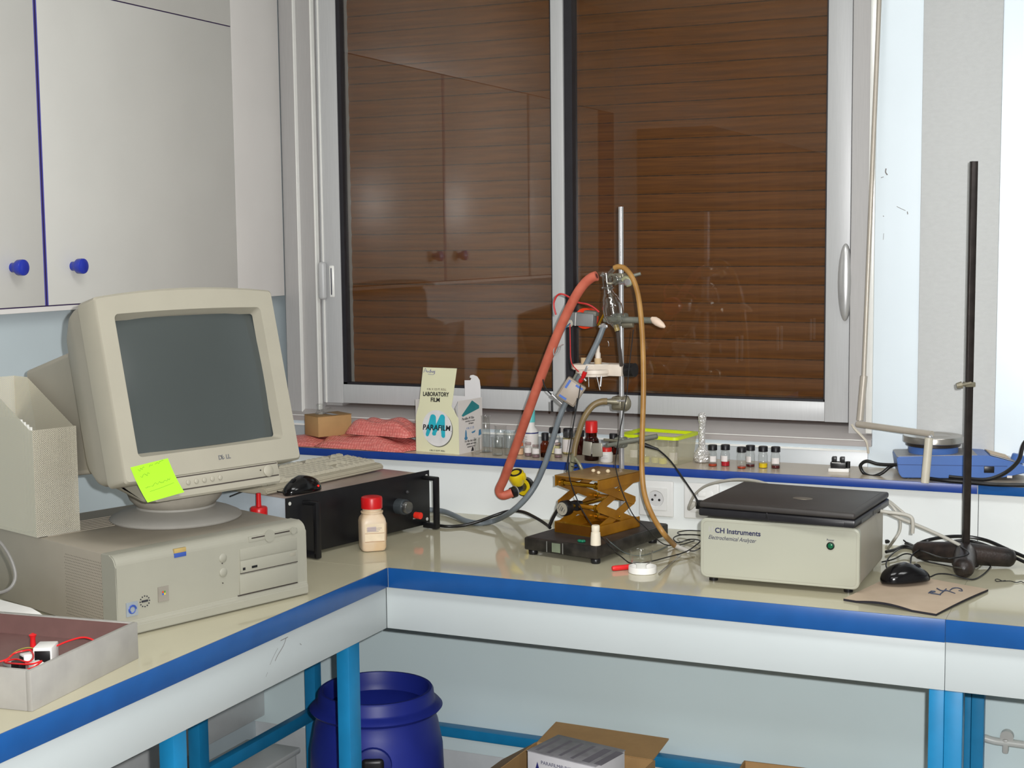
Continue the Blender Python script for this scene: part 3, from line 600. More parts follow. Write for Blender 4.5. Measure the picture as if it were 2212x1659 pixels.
m1 = mouse('glossy black optical mouse glowing red, on the rack instrument beside the keyboard', V((-0.2973, 0.0678, 1.0510)) + V((0.026, -0.004, 0)), R(168), gb)
m1.location.z = RZ
red_g = mat('red_glow', (255, 20, 10), 0.3, var=0.0, emit=1.6)
rl = MB().sphere((-0.0250, -0.026, 0.0150), 0.0085, 14, 10, (0.45, 1.1, 0.6)); obj('red_light', rl, red_g, m1)
obj('scroll_wheel', MB().cyl((-0.0035, 0.026, 0.030), (0.0035, 0.026, 0.030), 0.009, n=18), dk, m1)
tag(obj('mouse_cable', MB().tube([V(m1.location) + M.Rotation(R(168), 3, 'Z') @ V((0, 0.056, 0.008)), (-0.4003, 0.0730, 1.0520), (-0.4144, 0.0238, 1.0510), (-0.4050, -0.0420, 1.0510)], 0.002, 6), dk), 'thin black cable leading from the glowing mouse behind the monitor', 'cable')
# wash bottle whose red cap peeps out behind the computer
WBt = thing('wash_bottle', 'bottle with red cap and red spout, mostly hidden behind the computer', 'bottle', V((-0.3174, -0.0530, 1.0360)) - V((0, 0, 0.130)))
WBt.location.z = 0.9000
hz = 0.112
obj('bottle_body', MB().lathe([(0, 0), (0.027, 0), (0.029, 0.004), (0.029, 0.085), (0.022, 0.102), (0.016, 0.108), (0.016, 0.116), (0, 0.116)], 28), mat('translucent_plastic', (208, 208, 200), 0.35), WBt)
red_c = mat('red_cap_plastic', (196, 22, 26), 0.35, var=0.04)
obj('cap', MB().lathe([(0, hz), (0.0195, hz), (0.0205, hz + .002), (0.0205, hz + .018), (0.0185, hz + .021), (0.008, hz + .022), (0, hz + .022)], 32), red_c, WBt)
obj('spout', MB().lathe([(0.0068, hz + .02), (0.0062, hz + .030), (0.0056, hz + .054), (0, hz + .054)], 16), red_c, WBt)
# ---------------------------------------------------------------- jar with red cap
JR = thing('chemical_jar', 'cream square plastic jar with red screw cap and hazard label', 'jar', (-0.1350, 0.1664, 0.9000), R(40))
def sq(r, e=3.2, n=40): return [(r * math.copysign(abs(math.cos(2 * PI * i / n)) ** (2 / e), math.cos(2 * PI * i / n)), r * math.copysign(abs(math.sin(2 * PI * i / n)) ** (2 / e), math.sin(2 * PI * i / n))) for i in range(n)]
jb = MB(); sec = [(0.0, 0.024, 4), (0.002, 0.0285, 5), (0.009, 0.0310, 6), (0.072, 0.0315, 6), (0.080, 0.0300, 5), (0.089, 0.0255, 3), (0.093, 0.0250, 2), (0.0935, 0.0275, 2), (0.097, 0.0275, 2), (0.0975, 0.0235, 2), (0.112, 0.0235, 2)]
vs = []; fs = []
for z, r, e in sec: vs += [(x, y, z) for x, y in sq(r, e)]
for i in range(len(sec) - 1):
    for j in range(40): fs.append((i * 40 + j, i * 40 + (j + 1) % 40, (i + 1) * 40 + (j + 1) % 40, (i + 1) * 40 + j))
fs.append(tuple(range(40))[::-1]); jb.add(vs, fs)
obj('jar_body', jb, mat('cream_jar', (206, 178, 142), 0.4, var=0.05, scale=20, rgb2=(212, 194, 172)), JR)
cp = MB().lathe([(0.0262, 0.1045), (0.0266, 0.128), (0.0250, 0.132), (0.021, 0.1335), (0, 0.1328)], 48)
obj('screw_cap', cp, red_c, JR)
lm = mat('label_cream', (224, 206, 178), 0.5, var=0.05, scale=40)
lx = 0.0318
for ax in (0, 1):
    w0, w1 = (-0.024, 0.024)
    def q(a, z, d=0.0): return (a, -lx - d, z) if ax == 0 else (lx + d, a, z)
    def lab(name, a0, a1, za, zb_, m, d): obj(name, MB().add([q(a0, za, d), q(a1, za, d), q(a1, zb_, d), q(a0, zb_, d)], [(0, 1, 2, 3)]), m, JR, smooth=0)
    lab('label', w0, w1, 0.026, 0.070, lm, 0.0002)
    lab('label_line', w0, w1, 0.0255, 0.0268, mat('label_grime', (170, 130, 96), 0.7), 0.0004); lab('label_line', w0, w1, 0.046, 0.0472, mat('label_grime', (170, 130, 96), 0.7), 0.0004)
    if ax == 1:
        lab('label_band', -0.022, 0.022, 0.0625, 0.068, mat('label_red', (214, 74, 62), 0.5), 0.0005)
        lab('hazard_mark', -0.023, -0.010, 0.046, 0.0565, mat('hazard_amber', (230, 162, 40), 0.5), 0.0005); lab('hazard_mark', 0.008, 0.020, 0.046, 0.0565, mat('hazard_amber', (230, 162, 40), 0.5), 0.0005)
        for k in (-1, 1): obj('hazard_cross', MB().add([(lx + .0008, -0.0165 + k * .0042 - .0012, .0475), (lx + .0008, -0.0165 + k * .0042 + .0012, .0475), (lx + .0008, -0.0165 - k * .0042 + .0012, .055), (lx + .0008, -0.0165 - k * .0042 - .0012, .055)], [(0, 1, 2, 3)]), ink, JR, smooth=0)
    else:
        lab('label_smudge', -0.018, 0.004, 0.052, 0.063, mat('smudge_mauve', (186, 170, 170), 0.6), 0.0005)
    for k in range(3): lab('label_text', -0.02, 0.018 - .004 * k, 0.0585 - .004 * k, 0.0596 - .004 * k, mat('print_grey', (150, 140, 140), 0.6), 0.0006)
# ---------------------------------------------------------------- open white tray with electronic bits
TZ = 0.068
A0 = V((-0.0319, -1.1329, 0.9000)); B0 = V((-0.0674, -0.8187, 0.9000)); ty = math.atan2(B0.y - A0.y, B0.x - A0.x)
TR = thing('parts_tray', 'open white box holding red wires and small electronic parts, front left', 'box', A0, ty)
tl = (B0 - A0).length; tw = 0.30; wt = 0.010
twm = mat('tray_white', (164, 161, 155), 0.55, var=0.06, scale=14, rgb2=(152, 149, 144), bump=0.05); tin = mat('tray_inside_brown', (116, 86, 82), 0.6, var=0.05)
for nm, a, b_ in (('side_wall', (0, 0, 0), (tl, wt, TZ)), ('side_wall', (0, tw - wt, 0), (tl, tw, TZ)), ('end_wall', (0, wt, 0), (wt, tw - wt, TZ)), ('end_wall', (tl - wt, wt, 0), (tl, tw - wt, TZ))):
    obj(nm, MB().box(a, b_, 0.0015), twm, TR)
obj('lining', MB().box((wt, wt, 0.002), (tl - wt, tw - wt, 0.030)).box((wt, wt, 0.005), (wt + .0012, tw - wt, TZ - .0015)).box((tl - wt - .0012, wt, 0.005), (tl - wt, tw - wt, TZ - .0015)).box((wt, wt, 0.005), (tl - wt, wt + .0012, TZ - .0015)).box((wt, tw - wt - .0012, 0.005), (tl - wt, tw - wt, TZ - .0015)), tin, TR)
TB = mbasis(TR)
def intray(px_, py_, z): return TB @ V((px_, py_, z))
wblk = mat('white_block', (228, 226, 222), 0.4, var=0.02)
def relay(label, x, y_, s, rz):
    t = thing('terminal_block', label, 'component', V(x) , ty + rz)
    obj('block_body', MB().box((-.016 * s, -.012 * s, 0), (.016 * s, .012 * s, .022 * s), 0.0015), wblk, t)
    obj('connector_side', MB().box((-.0172 * s, -.010 * s, .002), (-.0158 * s, .010 * s, .018 * s), 0.0008), dk, t)
    return t
relay('larger white block with dark side, among red wires in the tray', (-0.1406, -0.9775, 0.9302), 0, 1.35, R(20))
relay('small white block left of the larger one in the tray', (-0.1607, -0.9977, 0.9302), 0, 0.8, R(-30))
relay('small white block nearest the front wall of the tray', (-0.1088, -1.0356, 0.9302), 0, 0.8, R(60))
t = thing('black_component', 'black and grey connector lying among red wires in the tray', 'component', (-0.1586, -1.0325, 0.9302), ty + R(70))
obj('black_end', MB().box((-.02, -.007, 0), (.004, .007, .014), .002), dk, t); obj('grey_end', MB().box((.004, -.006, .001), (.030, .006, .012), .002), mat('connector_grey', (150, 150, 148), 0.4), t)
redw = mat('red_wire', (214, 30, 34), 0.4)
tag(obj('red_wire', MB().tube([(-0.1506, -0.9561, 0.9450), (-0.1290, -0.9600, 0.9550), (-0.1179, -0.9427, 0.9600), (-0.1058, -0.9230, 0.9620), (-0.0959, -0.9082, 0.9550), (-0.0830, -0.8973, 0.9400)], .0016, 6), redw), 'thin red wire arching across the tray to its right corner', 'wire')
tag(obj('red_wire', MB().tube([(-0.1785, -1.0587, 0.9450), (-0.1684, -1.0419, 0.9480), (-0.1716, -1.0217, 0.9520), (-0.1612, -1.0103, 0.9550), (-0.1588, -0.9951, 0.9520), (-0.1288, -1.0213, 0.9500), (-0.1130, -1.0519, 0.9520), (-0.1484, -1.0411, 0.9500), (-0.1676, -1.0484, 0.9450), (-0.1199, -1.0663, 0.9520), (-0.0905, -1.0653, 0.9550), (-0.0849, -1.0493, 0.9560), (-0.0754, -1.0764, 0.9550), (-0.0871, -1.0803, 0.9500)], .0016, 6), redw), 'tangled red wire loop at the left of the tray', 'wire')
t = thing('alligator_clip', 'small red alligator clip standing in the tray behind the white blocks', 'clip', (-0.2011, -0.9431, 0.9302), ty)
obj('clip_boot', MB().lathe([(0, 0), (.004, 0), (.0055, .01), (.0045, .026), (.007, .032), (0, .036)], 12), redw, t)
tag(obj('yellow_wire', MB().tube([(-0.2076, -0.9953, 0.9360), (-0.1961, -0.9845, 0.9460), (-0.1816, -0.9704, 0.9480), (-0.1751, -0.9574, 0.9360)], .001, 5), mat('yellow_green_wire', (150, 140, 60), 0.5)), 'thin yellowish wire in the tray', 'wire')
# white curved cover behind the tray
cvr = MB(); pc = [(0, 0), (0, .048), (.02, .052), (.16, .052), (.185, .046), (.205, .030), (.225, .010), (.228, 0)]
cvr.prism([(p[0] * 1.3, p[1]) for p in pc], -.062, 0, M(((1, 0, 0, 0), (0, 0, 1, 0), (0, 1, 0, 0), (0, 0, 0, 1))), bev=.003)
CV = thing('plastic_cover', 'white plastic cover with rounded end lying between tray and computer', 'cover', (-0.5700, -0.7050, 0.9000), R(-15))
obj('cover_shell', cvr, mat('cover_white', (226, 224, 220), 0.4, var=0.02), CV)
# grey cable at far left
tag(obj('grey_cable', MB().tube([(-0.3400, -0.9013, 1.1301), (-0.3300, -0.8782, 1.1073), (-0.3200, -0.8646, 1.0764), (-0.3100, -0.8640, 1.0464), (-0.3100, -0.8723, 1.0272), (-0.3100, -0.8952, 1.0201), (-0.3100, -0.9390, 1.0241)], .0032, 8), mat('cable_grey', (128, 126, 122), 0.5)), 'grey cable curving in front of the computer side at far left', 'cable')

# ================================================================ things on the narrow shelf
card = mat('cardboard', (182, 144, 96), 0.75, var=0.05, scale=20); card_d = mat('cardboard_inner', (140, 110, 70), 0.8, var=0.05)
clear = thin_glass('clear_glass', (0.98, 0.985, 0.98), 1.5, 0.06); bulb_g = thin_glass('bulb_glass', (0.90, 0.905, 0.89), 4.0, 0.10); clear_p = thin_glass('clear_tape', (0.9, 0.9, 0.84), 2.2)
amber = thin_glass('amber_glass', (0.62, 0.24, 0.05), 1.3); amber_d = thin_glass('dark_amber_glass', (0.40, 0.08, 0.03), 1.3)
blackcap = mat('black_cap', (20, 18, 24), 0.4, var=0.1); lblw = mat('white_label', (222, 216, 214), 0.6, var=0.02); print_m = mat('faint_print', (150, 146, 150), 0.7)
# bubble wrap: bumpy pink sheets, folded
bub = bpy.data.materials.new('pink_bubble_wrap'); bub.use_nodes = True
N = bub.node_tree.nodes; L = bub.node_tree.links; bs = N['Principled BSDF']; tc = N.new('ShaderNodeTexCoord')
vo = N.new('ShaderNodeTexVoronoi'); vo.inputs['Scale'].default_value = 115; vo.inputs['Randomness'].default_value = 0.35; L.new(tc.outputs['Object'], vo.inputs['Vector'])
rp = N.new('ShaderNodeValToRGB'); rp.color_ramp.elements[0].color = (lin(232), lin(146), lin(136), 1); rp.color_ramp.elements[1].color = (lin(206), lin(104), lin(98), 1); rp.color_ramp.elements[1].position = 0.7
L.new(vo.outputs['Distance'], rp.inputs[0]); L.new(rp.outputs[0], bs.inputs['Base Color']); bs.inputs['Roughness'].default_value = 0.22
bp = N.new('ShaderNodeBump'); bp.inputs['Strength'].default_value = 0.8; bp.inputs['Distance'].default_value = 0.003; bp.invert = True; L.new(vo.outputs['Distance'], bp.inputs['Height']); L.new(bp.outputs[0], bs.inputs['Normal'])
def pillow(name, label, c, lx, ly, h, rz, seed, zoff=0.0, droop=0.0):
    rnd = random.Random(seed); ph = [rnd.random() * 6 for _ in range(6)]
    def top(u, v):
        a, b = 2 * u - 1, 2 * v - 1
        s_ = (max(0, 1 - abs(a) ** 4) * max(0, 1 - abs(b) ** 3.2)) ** 0.5
        z = h * s_ * (0.80 + 0.12 * math.sin(5 * a + ph[0]) + 0.1 * math.sin(7 * b + ph[1] + a * 2)) - droop * a * a
        return V((a * lx / 2 * (1 - 0.05 * math.sin(4 * b + ph[2])), b * ly / 2 * (1 - 0.06 * math.sin(5 * a + ph[3])), max(z, 0.001) + zoff))
    mb = MB().grid(top, 28, 14).grid(lambda u, v: V((top(u, v).x, top(u, v).y, zoff)), 28, 14)
    t = thing(name, label, 'bubble wrap', c, rz, 'pink bubble wrap'); obj('wrap_sheet', mb, bub, t, smooth=70); return t
pillow('bubble_wrap', 'flat pink bubble wrap piece lying lowest, right of the cardboard box', (-0.462, 0.752, 1.0637), 0.315, 0.165, 0.040, R(-3), 1)
pillow('bubble_wrap', 'rolled pink bubble wrap piece lying on top of the other, beside the film box', (-0.422, 0.765, 1.0637 + 0.037), 0.225, 0.120, 0.050, R(-6), 2)
pillow('bubble_wrap', 'pink bubble wrap piece squeezed under the small cardboard box', (-0.690, 0.752, 1.0637), 0.215, 0.160, 0.024, R(4), 3)
# small cardboard box with tape on top
BX = thing('cardboard_box', 'small tan cardboard box with clear tape on the shelf corner', 'box', (-0.628, 0.722, 1.0637 + 0.0225), R(60))
bw, bd_, bh = 0.112, 0.085, 0.060
obj('box_body', MB().box((0, 0, 0), (bw, bd_, bh), 0.001), card, BX)
obj('top_flap', MB().box((-0.001, -0.001, bh), (bw * .52, bd_ + .001, bh + 0.0015), 0.0004).box((bw * .525, -0.001, bh + .0005), (bw + .001, bd_ + .001, bh + 0.002), 0.0004), card_d, BX)
obj('tape', MB().box((bw * .44, -0.0012, bh + 0.0021), (bw * .62, bd_ + .0012, bh + 0.0026)), clear_p, BX)
GC = thing('glass_stopper', 'small clear glass stopper lying on the cardboard box', 'glassware', V(BX.location) + M.Rotation(R(60), 3, 'Z') @ V((0.035, 0.052, bh + 0.0028)), 0)
obj('stopper_body', MB().lathe([(0, 0), (.014, 0), (.015, .002), (.010, .010), (.0085, .020), (.011, .026), (.009, .030), (0, .030)], 20), clear, GC)
obj('stopper_side', MB().lathe([(0.007, 0), (.008, .003), (.008, .028), (.007, .030)], 16, T(0.012, -0.004, 0.008) @ M.Rotation(R(80), 4, 'Y')), clear, GC)
# ---------------------------------------------------------------- laboratory film carton
FBX = thing('film_carton', 'cream film dispenser carton with round white emblem and raised front flap', 'carton', (-0.2984, 0.7122, 1.0637), R(-9.1))
fw, fdp, fh = 0.1487, 0.118, 0.150
cream = mat('carton_cream', (226, 224, 190), 0.5, var=0.012, scale=8); cwhite = mat('carton_side_white', (222, 216, 212), 0.5, var=0.012); cin = mat('carton_inside_white', (232, 230, 232), 0.6, var=0.01)
def fu(x, y): return ((x - 130) / 730 * fw, (1490 + (x - 130) * 0.055 - y) * 0.000172)
outl = [fu(*p) for p in ((130, 1490), (868, 1530), (862, 940), (835, 900), (800, 830), (748, 745), (760, 690), (848, 125), (275, 100), (198, 690), (185, 740), (150, 850), (132, 940))]
def front_y(z): return 0.0
fp = MB().prism([(a, b) for a, b in outl], 0, 0.0008, M(((1, 0, 0, 0), (0, 0, 1, 0), (0, 1, 0, 0), (0, 0, 0, 1))))
obj('front_panel', fp, cream, FBX, smooth=0)
obj('right_panel', MB().box((fw - 0.0008, 0.0008, 0), (fw, fdp, fh)), cwhite, FBX)
obj('left_panel', MB().box((0, 0.0008, 0), (0.0008, fdp, fh - .003)), cwhite, FBX)
obj('back_panel', MB().box((0, fdp, 0), (fw, fdp + .0008, fh)), cin, FBX)
obj('base_panel', MB().box((0.0008, 0.0008, 0), (fw - .0008, fdp, 0.0008)), cin, FBX)
tuck = [(0, 0), (0.055, 0), (0.055, 0.030), (0.052, 0.050), (0.044, 0.060), (0.030, 0.064), (0.020, 0.062), (0.018, 0.056), (0.024, 0.054), (0.020, 0.048), (0.0, 0.047)]
obj('tuck_flap', MB().prism([(fw * .60 + a, fh - .001 + b) for a, b in tuck], fdp - .0002, fdp + .0006, M(((1, 0, 0, 0), (0, 0, 1, 0), (0, 1, 0, 0), (0, 0, 0, 1)))), cin, FBX, smooth=0)
obj('torn_flap', MB().add([(fw - .0012, .001, fh - .004), (fw - .0012, .001, .098), (fw - .020, .012, .128)], [(0, 1, 2)]), cin, FBX, smooth=0)
def disc(cx, cz, rx, rz, d, n=48): return MB().add([(cx + rx * math.cos(2 * PI * i / n), -d, cz + rz * math.sin(2 * PI * i / n)) for i in range(n)], [tuple(range(n))])
cx, cz = fu(500, 1105)
obj('emblem_shadow', disc(cx + .0022, cz - .0022, .0522, .0515, .0002), mat('print_shadow_grey', (112, 112, 100), 0.6), FBX, smooth=0)
obj('emblem_disc', disc(cx, cz, .0518, .0512, .0004), mat('emblem_white', (228, 226, 226), 0.5), FBX, smooth=0)
turq = mat('turquoise_print', (44, 180, 200), 0.5)
def capsule(p, q, r0, r1, d, n=12):
    p, q = V((*p, 0)), V((*q, 0)); ax = (q - p).normalized(); sd = V((-ax.y, ax.x, 0)); P = []
    for i in range(n + 1): a = PI / 2 + PI * i / n; P.append(p + (ax * math.cos(a) + sd * math.sin(a)) * r0)
    for i in range(n + 1): a = -PI / 2 + PI * i / n; P.append(q + (ax * math.cos(a) + sd * math.sin(a)) * r1)
    return MB().add([(v.x, -d, v.y) for v in P], [tuple(range(len(P)))])
k = fw / 730
for i, (a, b, r0, r1) in enumerate((((330, 1210), (430, 930), 27, 46), ((440, 930), (455, 1195), 44, 27), ((440, 1195), (592, 930), 27, 46), ((594, 930), (604, 1225), 42, 32))):
    obj('emblem_stroke', capsule(fu(*a), fu(*b), r0 * k, r1 * k, .0005 + i * .00003), turq, FBX, smooth=0)
pblk = mat('print_black', (34, 32, 34), 0.6)
def ftext(nm, s, x0, x1, yb, size, shear, off=0.0, m=pblk):
    a = fu(x0, yb); o = text(nm, s, size, m, FBX, T(a[0], -.0008, a[1]) @ M.Rotation(R(-1.2), 4, 'Y') @ FRONT, shear=shear, off=off)
    w_ = max(v.co.x for v in o.data.vertices) - min(v.co.x for v in o.data.vertices); sx = (x1 - x0) * k / w_
    o.data.transform(T(a[0], 0, 0) @ M.Diagonal((sx, 1, 1, 1)) @ T(-a[0], 0, 0)); return o
ftext('carton_title', 'PARAFILM', 250, 725, 1130, .0215, .15, .0004); ftext('carton_dot', '.', 728, 742, 1155, .010, 0)
ftext('carton_line', 'LABORATORY', 265, 710, 570, .0165, .06, .0004); ftext('carton_line', 'FILM', 395, 550, 665, .0165, .06, .0004)
gpr = mat('print_grey_brown', (120, 108, 96), 0.6)
ftext('carton_small_line', '4 IN. X 125 FT. ROLL', 335, 665, 475, .0085, .12, 0, gpr); ftext('carton_small_line', '4 IN. X 125 FT. ROLL', 365, 630, 1485, .0066, .12, 0, pblk)
hw = MB(); inkb = mat('blue_pen_ink', (60, 62, 150), 0.6)
for pl in (((285, 190), (315, 115), (335, 180)), ((298, 160), (345, 158)), ((345, 160), (350, 185), (370, 165), (372, 188)), ((400, 150), (380, 172), (398, 190), (410, 130), (408, 188)), ((418, 165), (422, 185), (430, 165)), ((436, 172), (452, 166), (436, 188), (458, 184)), ((458, 160), (464, 182), (480, 158), (462, 215)), ((360, 212), (450, 222), (478, 190))):
    hw.tube([(fu(*p)[0], -.0006, fu(*p)[1]) for p in pl], .00045, 4, 3)
obj('handwriting', hw, inkb, FBX)
# print on the right side
def side(y, z): return (fw + .0003, y, z)
teal = mat('teal_print', (40, 132, 138), 0.5)
obj('side_emblem', MB().add([side(*p) for p in ((.016, .108), (.068, .146), (.103, .128), (.103, .120), (.022, .104))], [(0, 1, 2, 3, 4)]), teal, FBX, smooth=0)
SD = M.Rotation(R(90), 4, 'Z') @ FRONT
for s, y, z, sz, m in (('Parafilm M Film', .018, .094, .0105, pblk), ('stretches to cover', .034, .087, .007, pblk), ('all shapes', .050, .080, .007, pblk), ('4 IN. X 125', .038, .066, .009, mat('print_blue_grey', (130, 150, 190), 0.5)), ('For film that seals', .030, .030, .0085, pblk), ('pliable and clean', .038, .022, .008, pblk), ('moisture proof', .042, .014, .007, pblk)):
    text('side_print', s, sz, m, FBX, T(fw + .0003, y, z) @ SD, xs=.9)
dp = MB().add([side(.036 + .009 * math.cos(a) * (1 if math.sin(a) < 0 else .5), .046 + .010 * math.sin(a) * (1 if math.sin(a) < 0 else 2)) for a in [i * PI / 8 for i in range(16)]], [tuple(range(16))])
obj('side_drop', dp, mat('drop_blue', (70, 130, 170), 0.5), FBX, smooth=0)
obj('side_mark', MB().add([side(.062, .056), side(.084, .060), side(.080, .054), side(.068, .052)], [(0, 1, 2, 3)]).add([side(.098, .042), side(.112, .044), side(.110, .060), side(.1, .058)], [(0, 1, 2, 3)]), mat('drop_blue', (70, 130, 170), 0.5), FBX, smooth=0)
obj('side_logo', MB().add([side(.060, .002), side(.074, .002), side(.072, .011), side(.066, .014)], [(0, 1, 2, 3)]), pblk, FBX, smooth=0)
# ---------------------------------------------------------------- glassware and bottles
def glass(name, label, cat, c, prof, group=None, m=None):
    t = thing(name, label, cat, c, 0, group); obj('glass_wall', MB().lathe(prof, 32), m or clear, t, smooth=60); return t
def cupprof(r, h, w_=0.0014, lip=0.0015): return [(0, 0), (r - .002, 0), (r, .002), (r, h - .003), (r + lip, h), (r + lip - w_, h), (r - w_, h - .004), (r - w_, .004), (0, .003)]
t = glass('measuring_cylinder', 'tall clear glass cylinder standing beside the film carton', 'glassware', (-0.0985, 0.7554, 1.0637), cupprof(.0125, .104)); obj('cylinder_foot', MB().lathe([(0, 0), (.017, 0), (.018, .002), (.013, .004), (0, .004)], 24), clear, t)
glass('glass_beaker', 'small clear beaker left of the rubber tube, nearest the shelf edge', 'glassware', (-0.0417, 0.7098, 1.0637), cupprof(.0155, .052), 'clear beakers')
glass('glass_beaker', 'clear beaker standing right behind the nearest small beaker', 'glassware', (-0.0935, 0.8454, 1.0637), cupprof(.0175, .066), 'clear beakers')
glass('glass_beaker', 'clear beaker partly hidden by the red rubber tube', 'glassware', (-0.0138, 0.7292, 1.0637), cupprof(.0150, .066), 'clear beakers')
glass('glass_tube', 'short clear glass tube standing against the film carton side', 'glassware', (-0.1065, 0.7144, 1.0637) , cupprof(.008, .046))
def bottle(name, label, c, r, h, capr, caph, body_m, cap_m, neck=0.72, shoulder=0.72, fill=None, fill_m=None, lab=None, group=None, cat='bottle', lab_m=None):
    t = thing(name, label, cat, c, 0, group); nz = h - caph
    prof = [(0, 0), (r * .9, 0), (r, r * .1), (r, nz * shoulder), (r * .93, nz * (shoulder + .06)), (r * neck, nz * (shoulder + .18)), (r * neck, nz), (0, nz)]
    obj('glass_body', MB().lathe(prof, 28), body_m, t, smooth=50)
    if fill: obj('contents', MB().lathe([(0, .0012), (r * .86, .0012), (r * .93, r * .12), (r * .93, fill), (0, fill)], 24), fill_m, t)
    if lab:
        a0, a1, z0_, z1_ = lab
        obj('label', MB().grid(lambda u, v: V(((r + .0003) * math.sin(R(a0 + (a1 - a0) * u)), -(r + .0003) * math.cos(R(a0 + (a1 - a0) * u)), z0_ + (z1_ - z0_) * v)), 12, 1), lab_m or lblw, t)
    cpf = [(0, nz - .001), (capr, nz - .001), (capr, h - capr * .12), (capr * .9, h), (0, h)]
    obj('cap', MB().lathe(cpf, 32), cap_m, t); return t
tealc = mat('teal_cap', (96, 190, 190), 0.4, var=0.03); wplast = mat('white_bottle_plastic', (218, 216, 212), 0.4, var=0.02)
WB2 = bottle('plastic_bottle', 'white plastic bottle with turquoise cap and dark blue stripe, behind the rubber tube', (0.0173, 0.8069, 1.0637), .0215, .120, .0125, .034, wplast, tealc, .55, .66)
obj('stripe', MB().lathe([(.0217, .0535), (.0219, .054), (.0219, .0565), (.0217, .057)], 32), mat('stripe_navy', (40, 44, 110), 0.4), WB2)
obj('label', MB().grid(lambda u, v: V((.0218 * math.sin(R(-50 + 95 * u)), -.0218 * math.cos(R(-50 + 95 * u)), .018 + .032 * v)), 12, 1), lblw, WB2)
for i in range(4): obj('label_print', MB().grid(lambda u, v: V((.0220 * math.sin(R(-44 + 40 * u)), -.0220 * math.cos(R(-44 + 40 * u)), .026 + i * .006 + .0012 * v)), 6, 1), print_m, WB2)
redlid = mat('red_lid', (200, 36, 30), 0.4, var=0.04); dr = mat('dark_red_liquid', (110, 22, 30), 0.15); peach = mat('peach_powder', (222, 178, 140), 0.7)
bottle('sample_vial', 'small vial of peach powder with orange lid half hidden by rubber tube', (0.0094, 0.7470, 1.0637), .011, .034, .0095, .008, clear, mat('orange_lid', (216, 110, 60), 0.4), fill=.018, fill_m=peach, cat='vial')
def cvial(label, px_, cap=False): pass
mauve = mat('mauve_sediment', (126, 100, 104), 0.3)
V1 = bottle('sample_vial', 'small uncapped-looking clear vial with white label, left of the two before the white bottle', (0.0417, 0.7308, 1.0637), .0102, .039, .0088, .007, clear, thin_glass('clear_stopper', (.86, .8, .8), 1.5), fill=.009, fill_m=mauve, lab=(-75, 75, .010, .024), cat='vial')
V2 = bottle('sample_vial', 'small clear vial with white label, right of the two before the white bottle', (0.0718, 0.7141, 1.0637), .0108, .036, .0088, .006, clear, thin_glass('clear_stopper', (.86, .8, .8), 1.5), fill=.008, fill_m=mauve, lab=(-80, 80, .011, .025), cat='vial')
V3 = bottle('sample_vial', 'small clear vial with white label standing between grey tube and metal clamp', (0.1298, 0.7352, 1.0637), .0108, .041, .0088, .007, clear, thin_glass('clear_stopper', (.86, .8, .8), 1.5), fill=.007, fill_m=mauve, lab=(-80, 80, .011, .026), cat='vial')
bottle('amber_bottle', 'small amber glass bottle with black cap behind the grey tube', (0.0930, 0.7310, 1.0637), .0135, .067, .0098, .020, amber, blackcap, .62, .72, fill=.012, fill_m=mat('dark_amber_liquid', (40, 18, 10), 0.2))
bottle('sample_bottle', 'clear bottle of pale yellow powder with square black cap behind grey tube', (0.0915, 0.8051, 1.0637), .0150, .0725, .0165, .014, clear, blackcap, .8, .74, fill=.030, fill_m=mat('pale_yellow_powder', (222, 214, 160), 0.7), lab=(-60, 60, .024, .040))
B5 = bottle('sample_bottle', 'clear bottle with white label and grey metal screw cap, left of the red-capped one', (0.1301, 0.8096, 1.0637), .0165, .0715, .0140, .008, clear, blackcap, .80, .66, fill=.044, fill_m=mat('straw_powder', (196, 180, 120), 0.7), lab=(-75, 75, .006, .042))
obj('cap_band', MB().lathe([(.0136, .047), (.0142, .048), (.0142, .064), (.0136, .0645)], 28), mat('cap_steel', (110, 112, 116), 0.25, metal=0.8), B5)
bottle('sample_bottle', 'dark bottle with black cap standing behind the curved brown tube', (0.1669, 0.8042, 1.0637), .0120, .068, .0125, .016, amber_d, blackcap, .75, .72)
redcap = mat('bright_red_cap', (216, 28, 26), 0.35, var=0.03)
bottle('reagent_bottle', 'dark brown bottle with large red ribbed cap behind the steel clamp', (0.2338, 0.7190, 1.0637), .0205, .107, .0165, .030, amber_d, redcap, .72, .66, fill=.058, fill_m=mat('brown_liquid', (64, 22, 14), 0.2), lab=(-60, 30, .020, .038))
J2 = bottle('small_jar', 'little white jar with red lid and small print, right of the red-capped bottle', (0.2829, 0.7017, 1.0637), .0172, .040, .0150, .010, wplast, redlid, .86, .80, cat='jar')
for i in range(3): obj('label_print', MB().grid(lambda u, v: V((.0174 * math.sin(R(-50 + 80 * u)), -.0174 * math.cos(R(-50 + 80 * u)), .011 + i * .004 + .001 * v)), 6, 1), print_m, J2)
bottle('amber_bottle', 'dark amber bottle half hidden behind the steel stand rod', (0.2508, 0.8439, 1.0637), .0130, .058, .0110, .014, amber_d, blackcap, .7, .72)
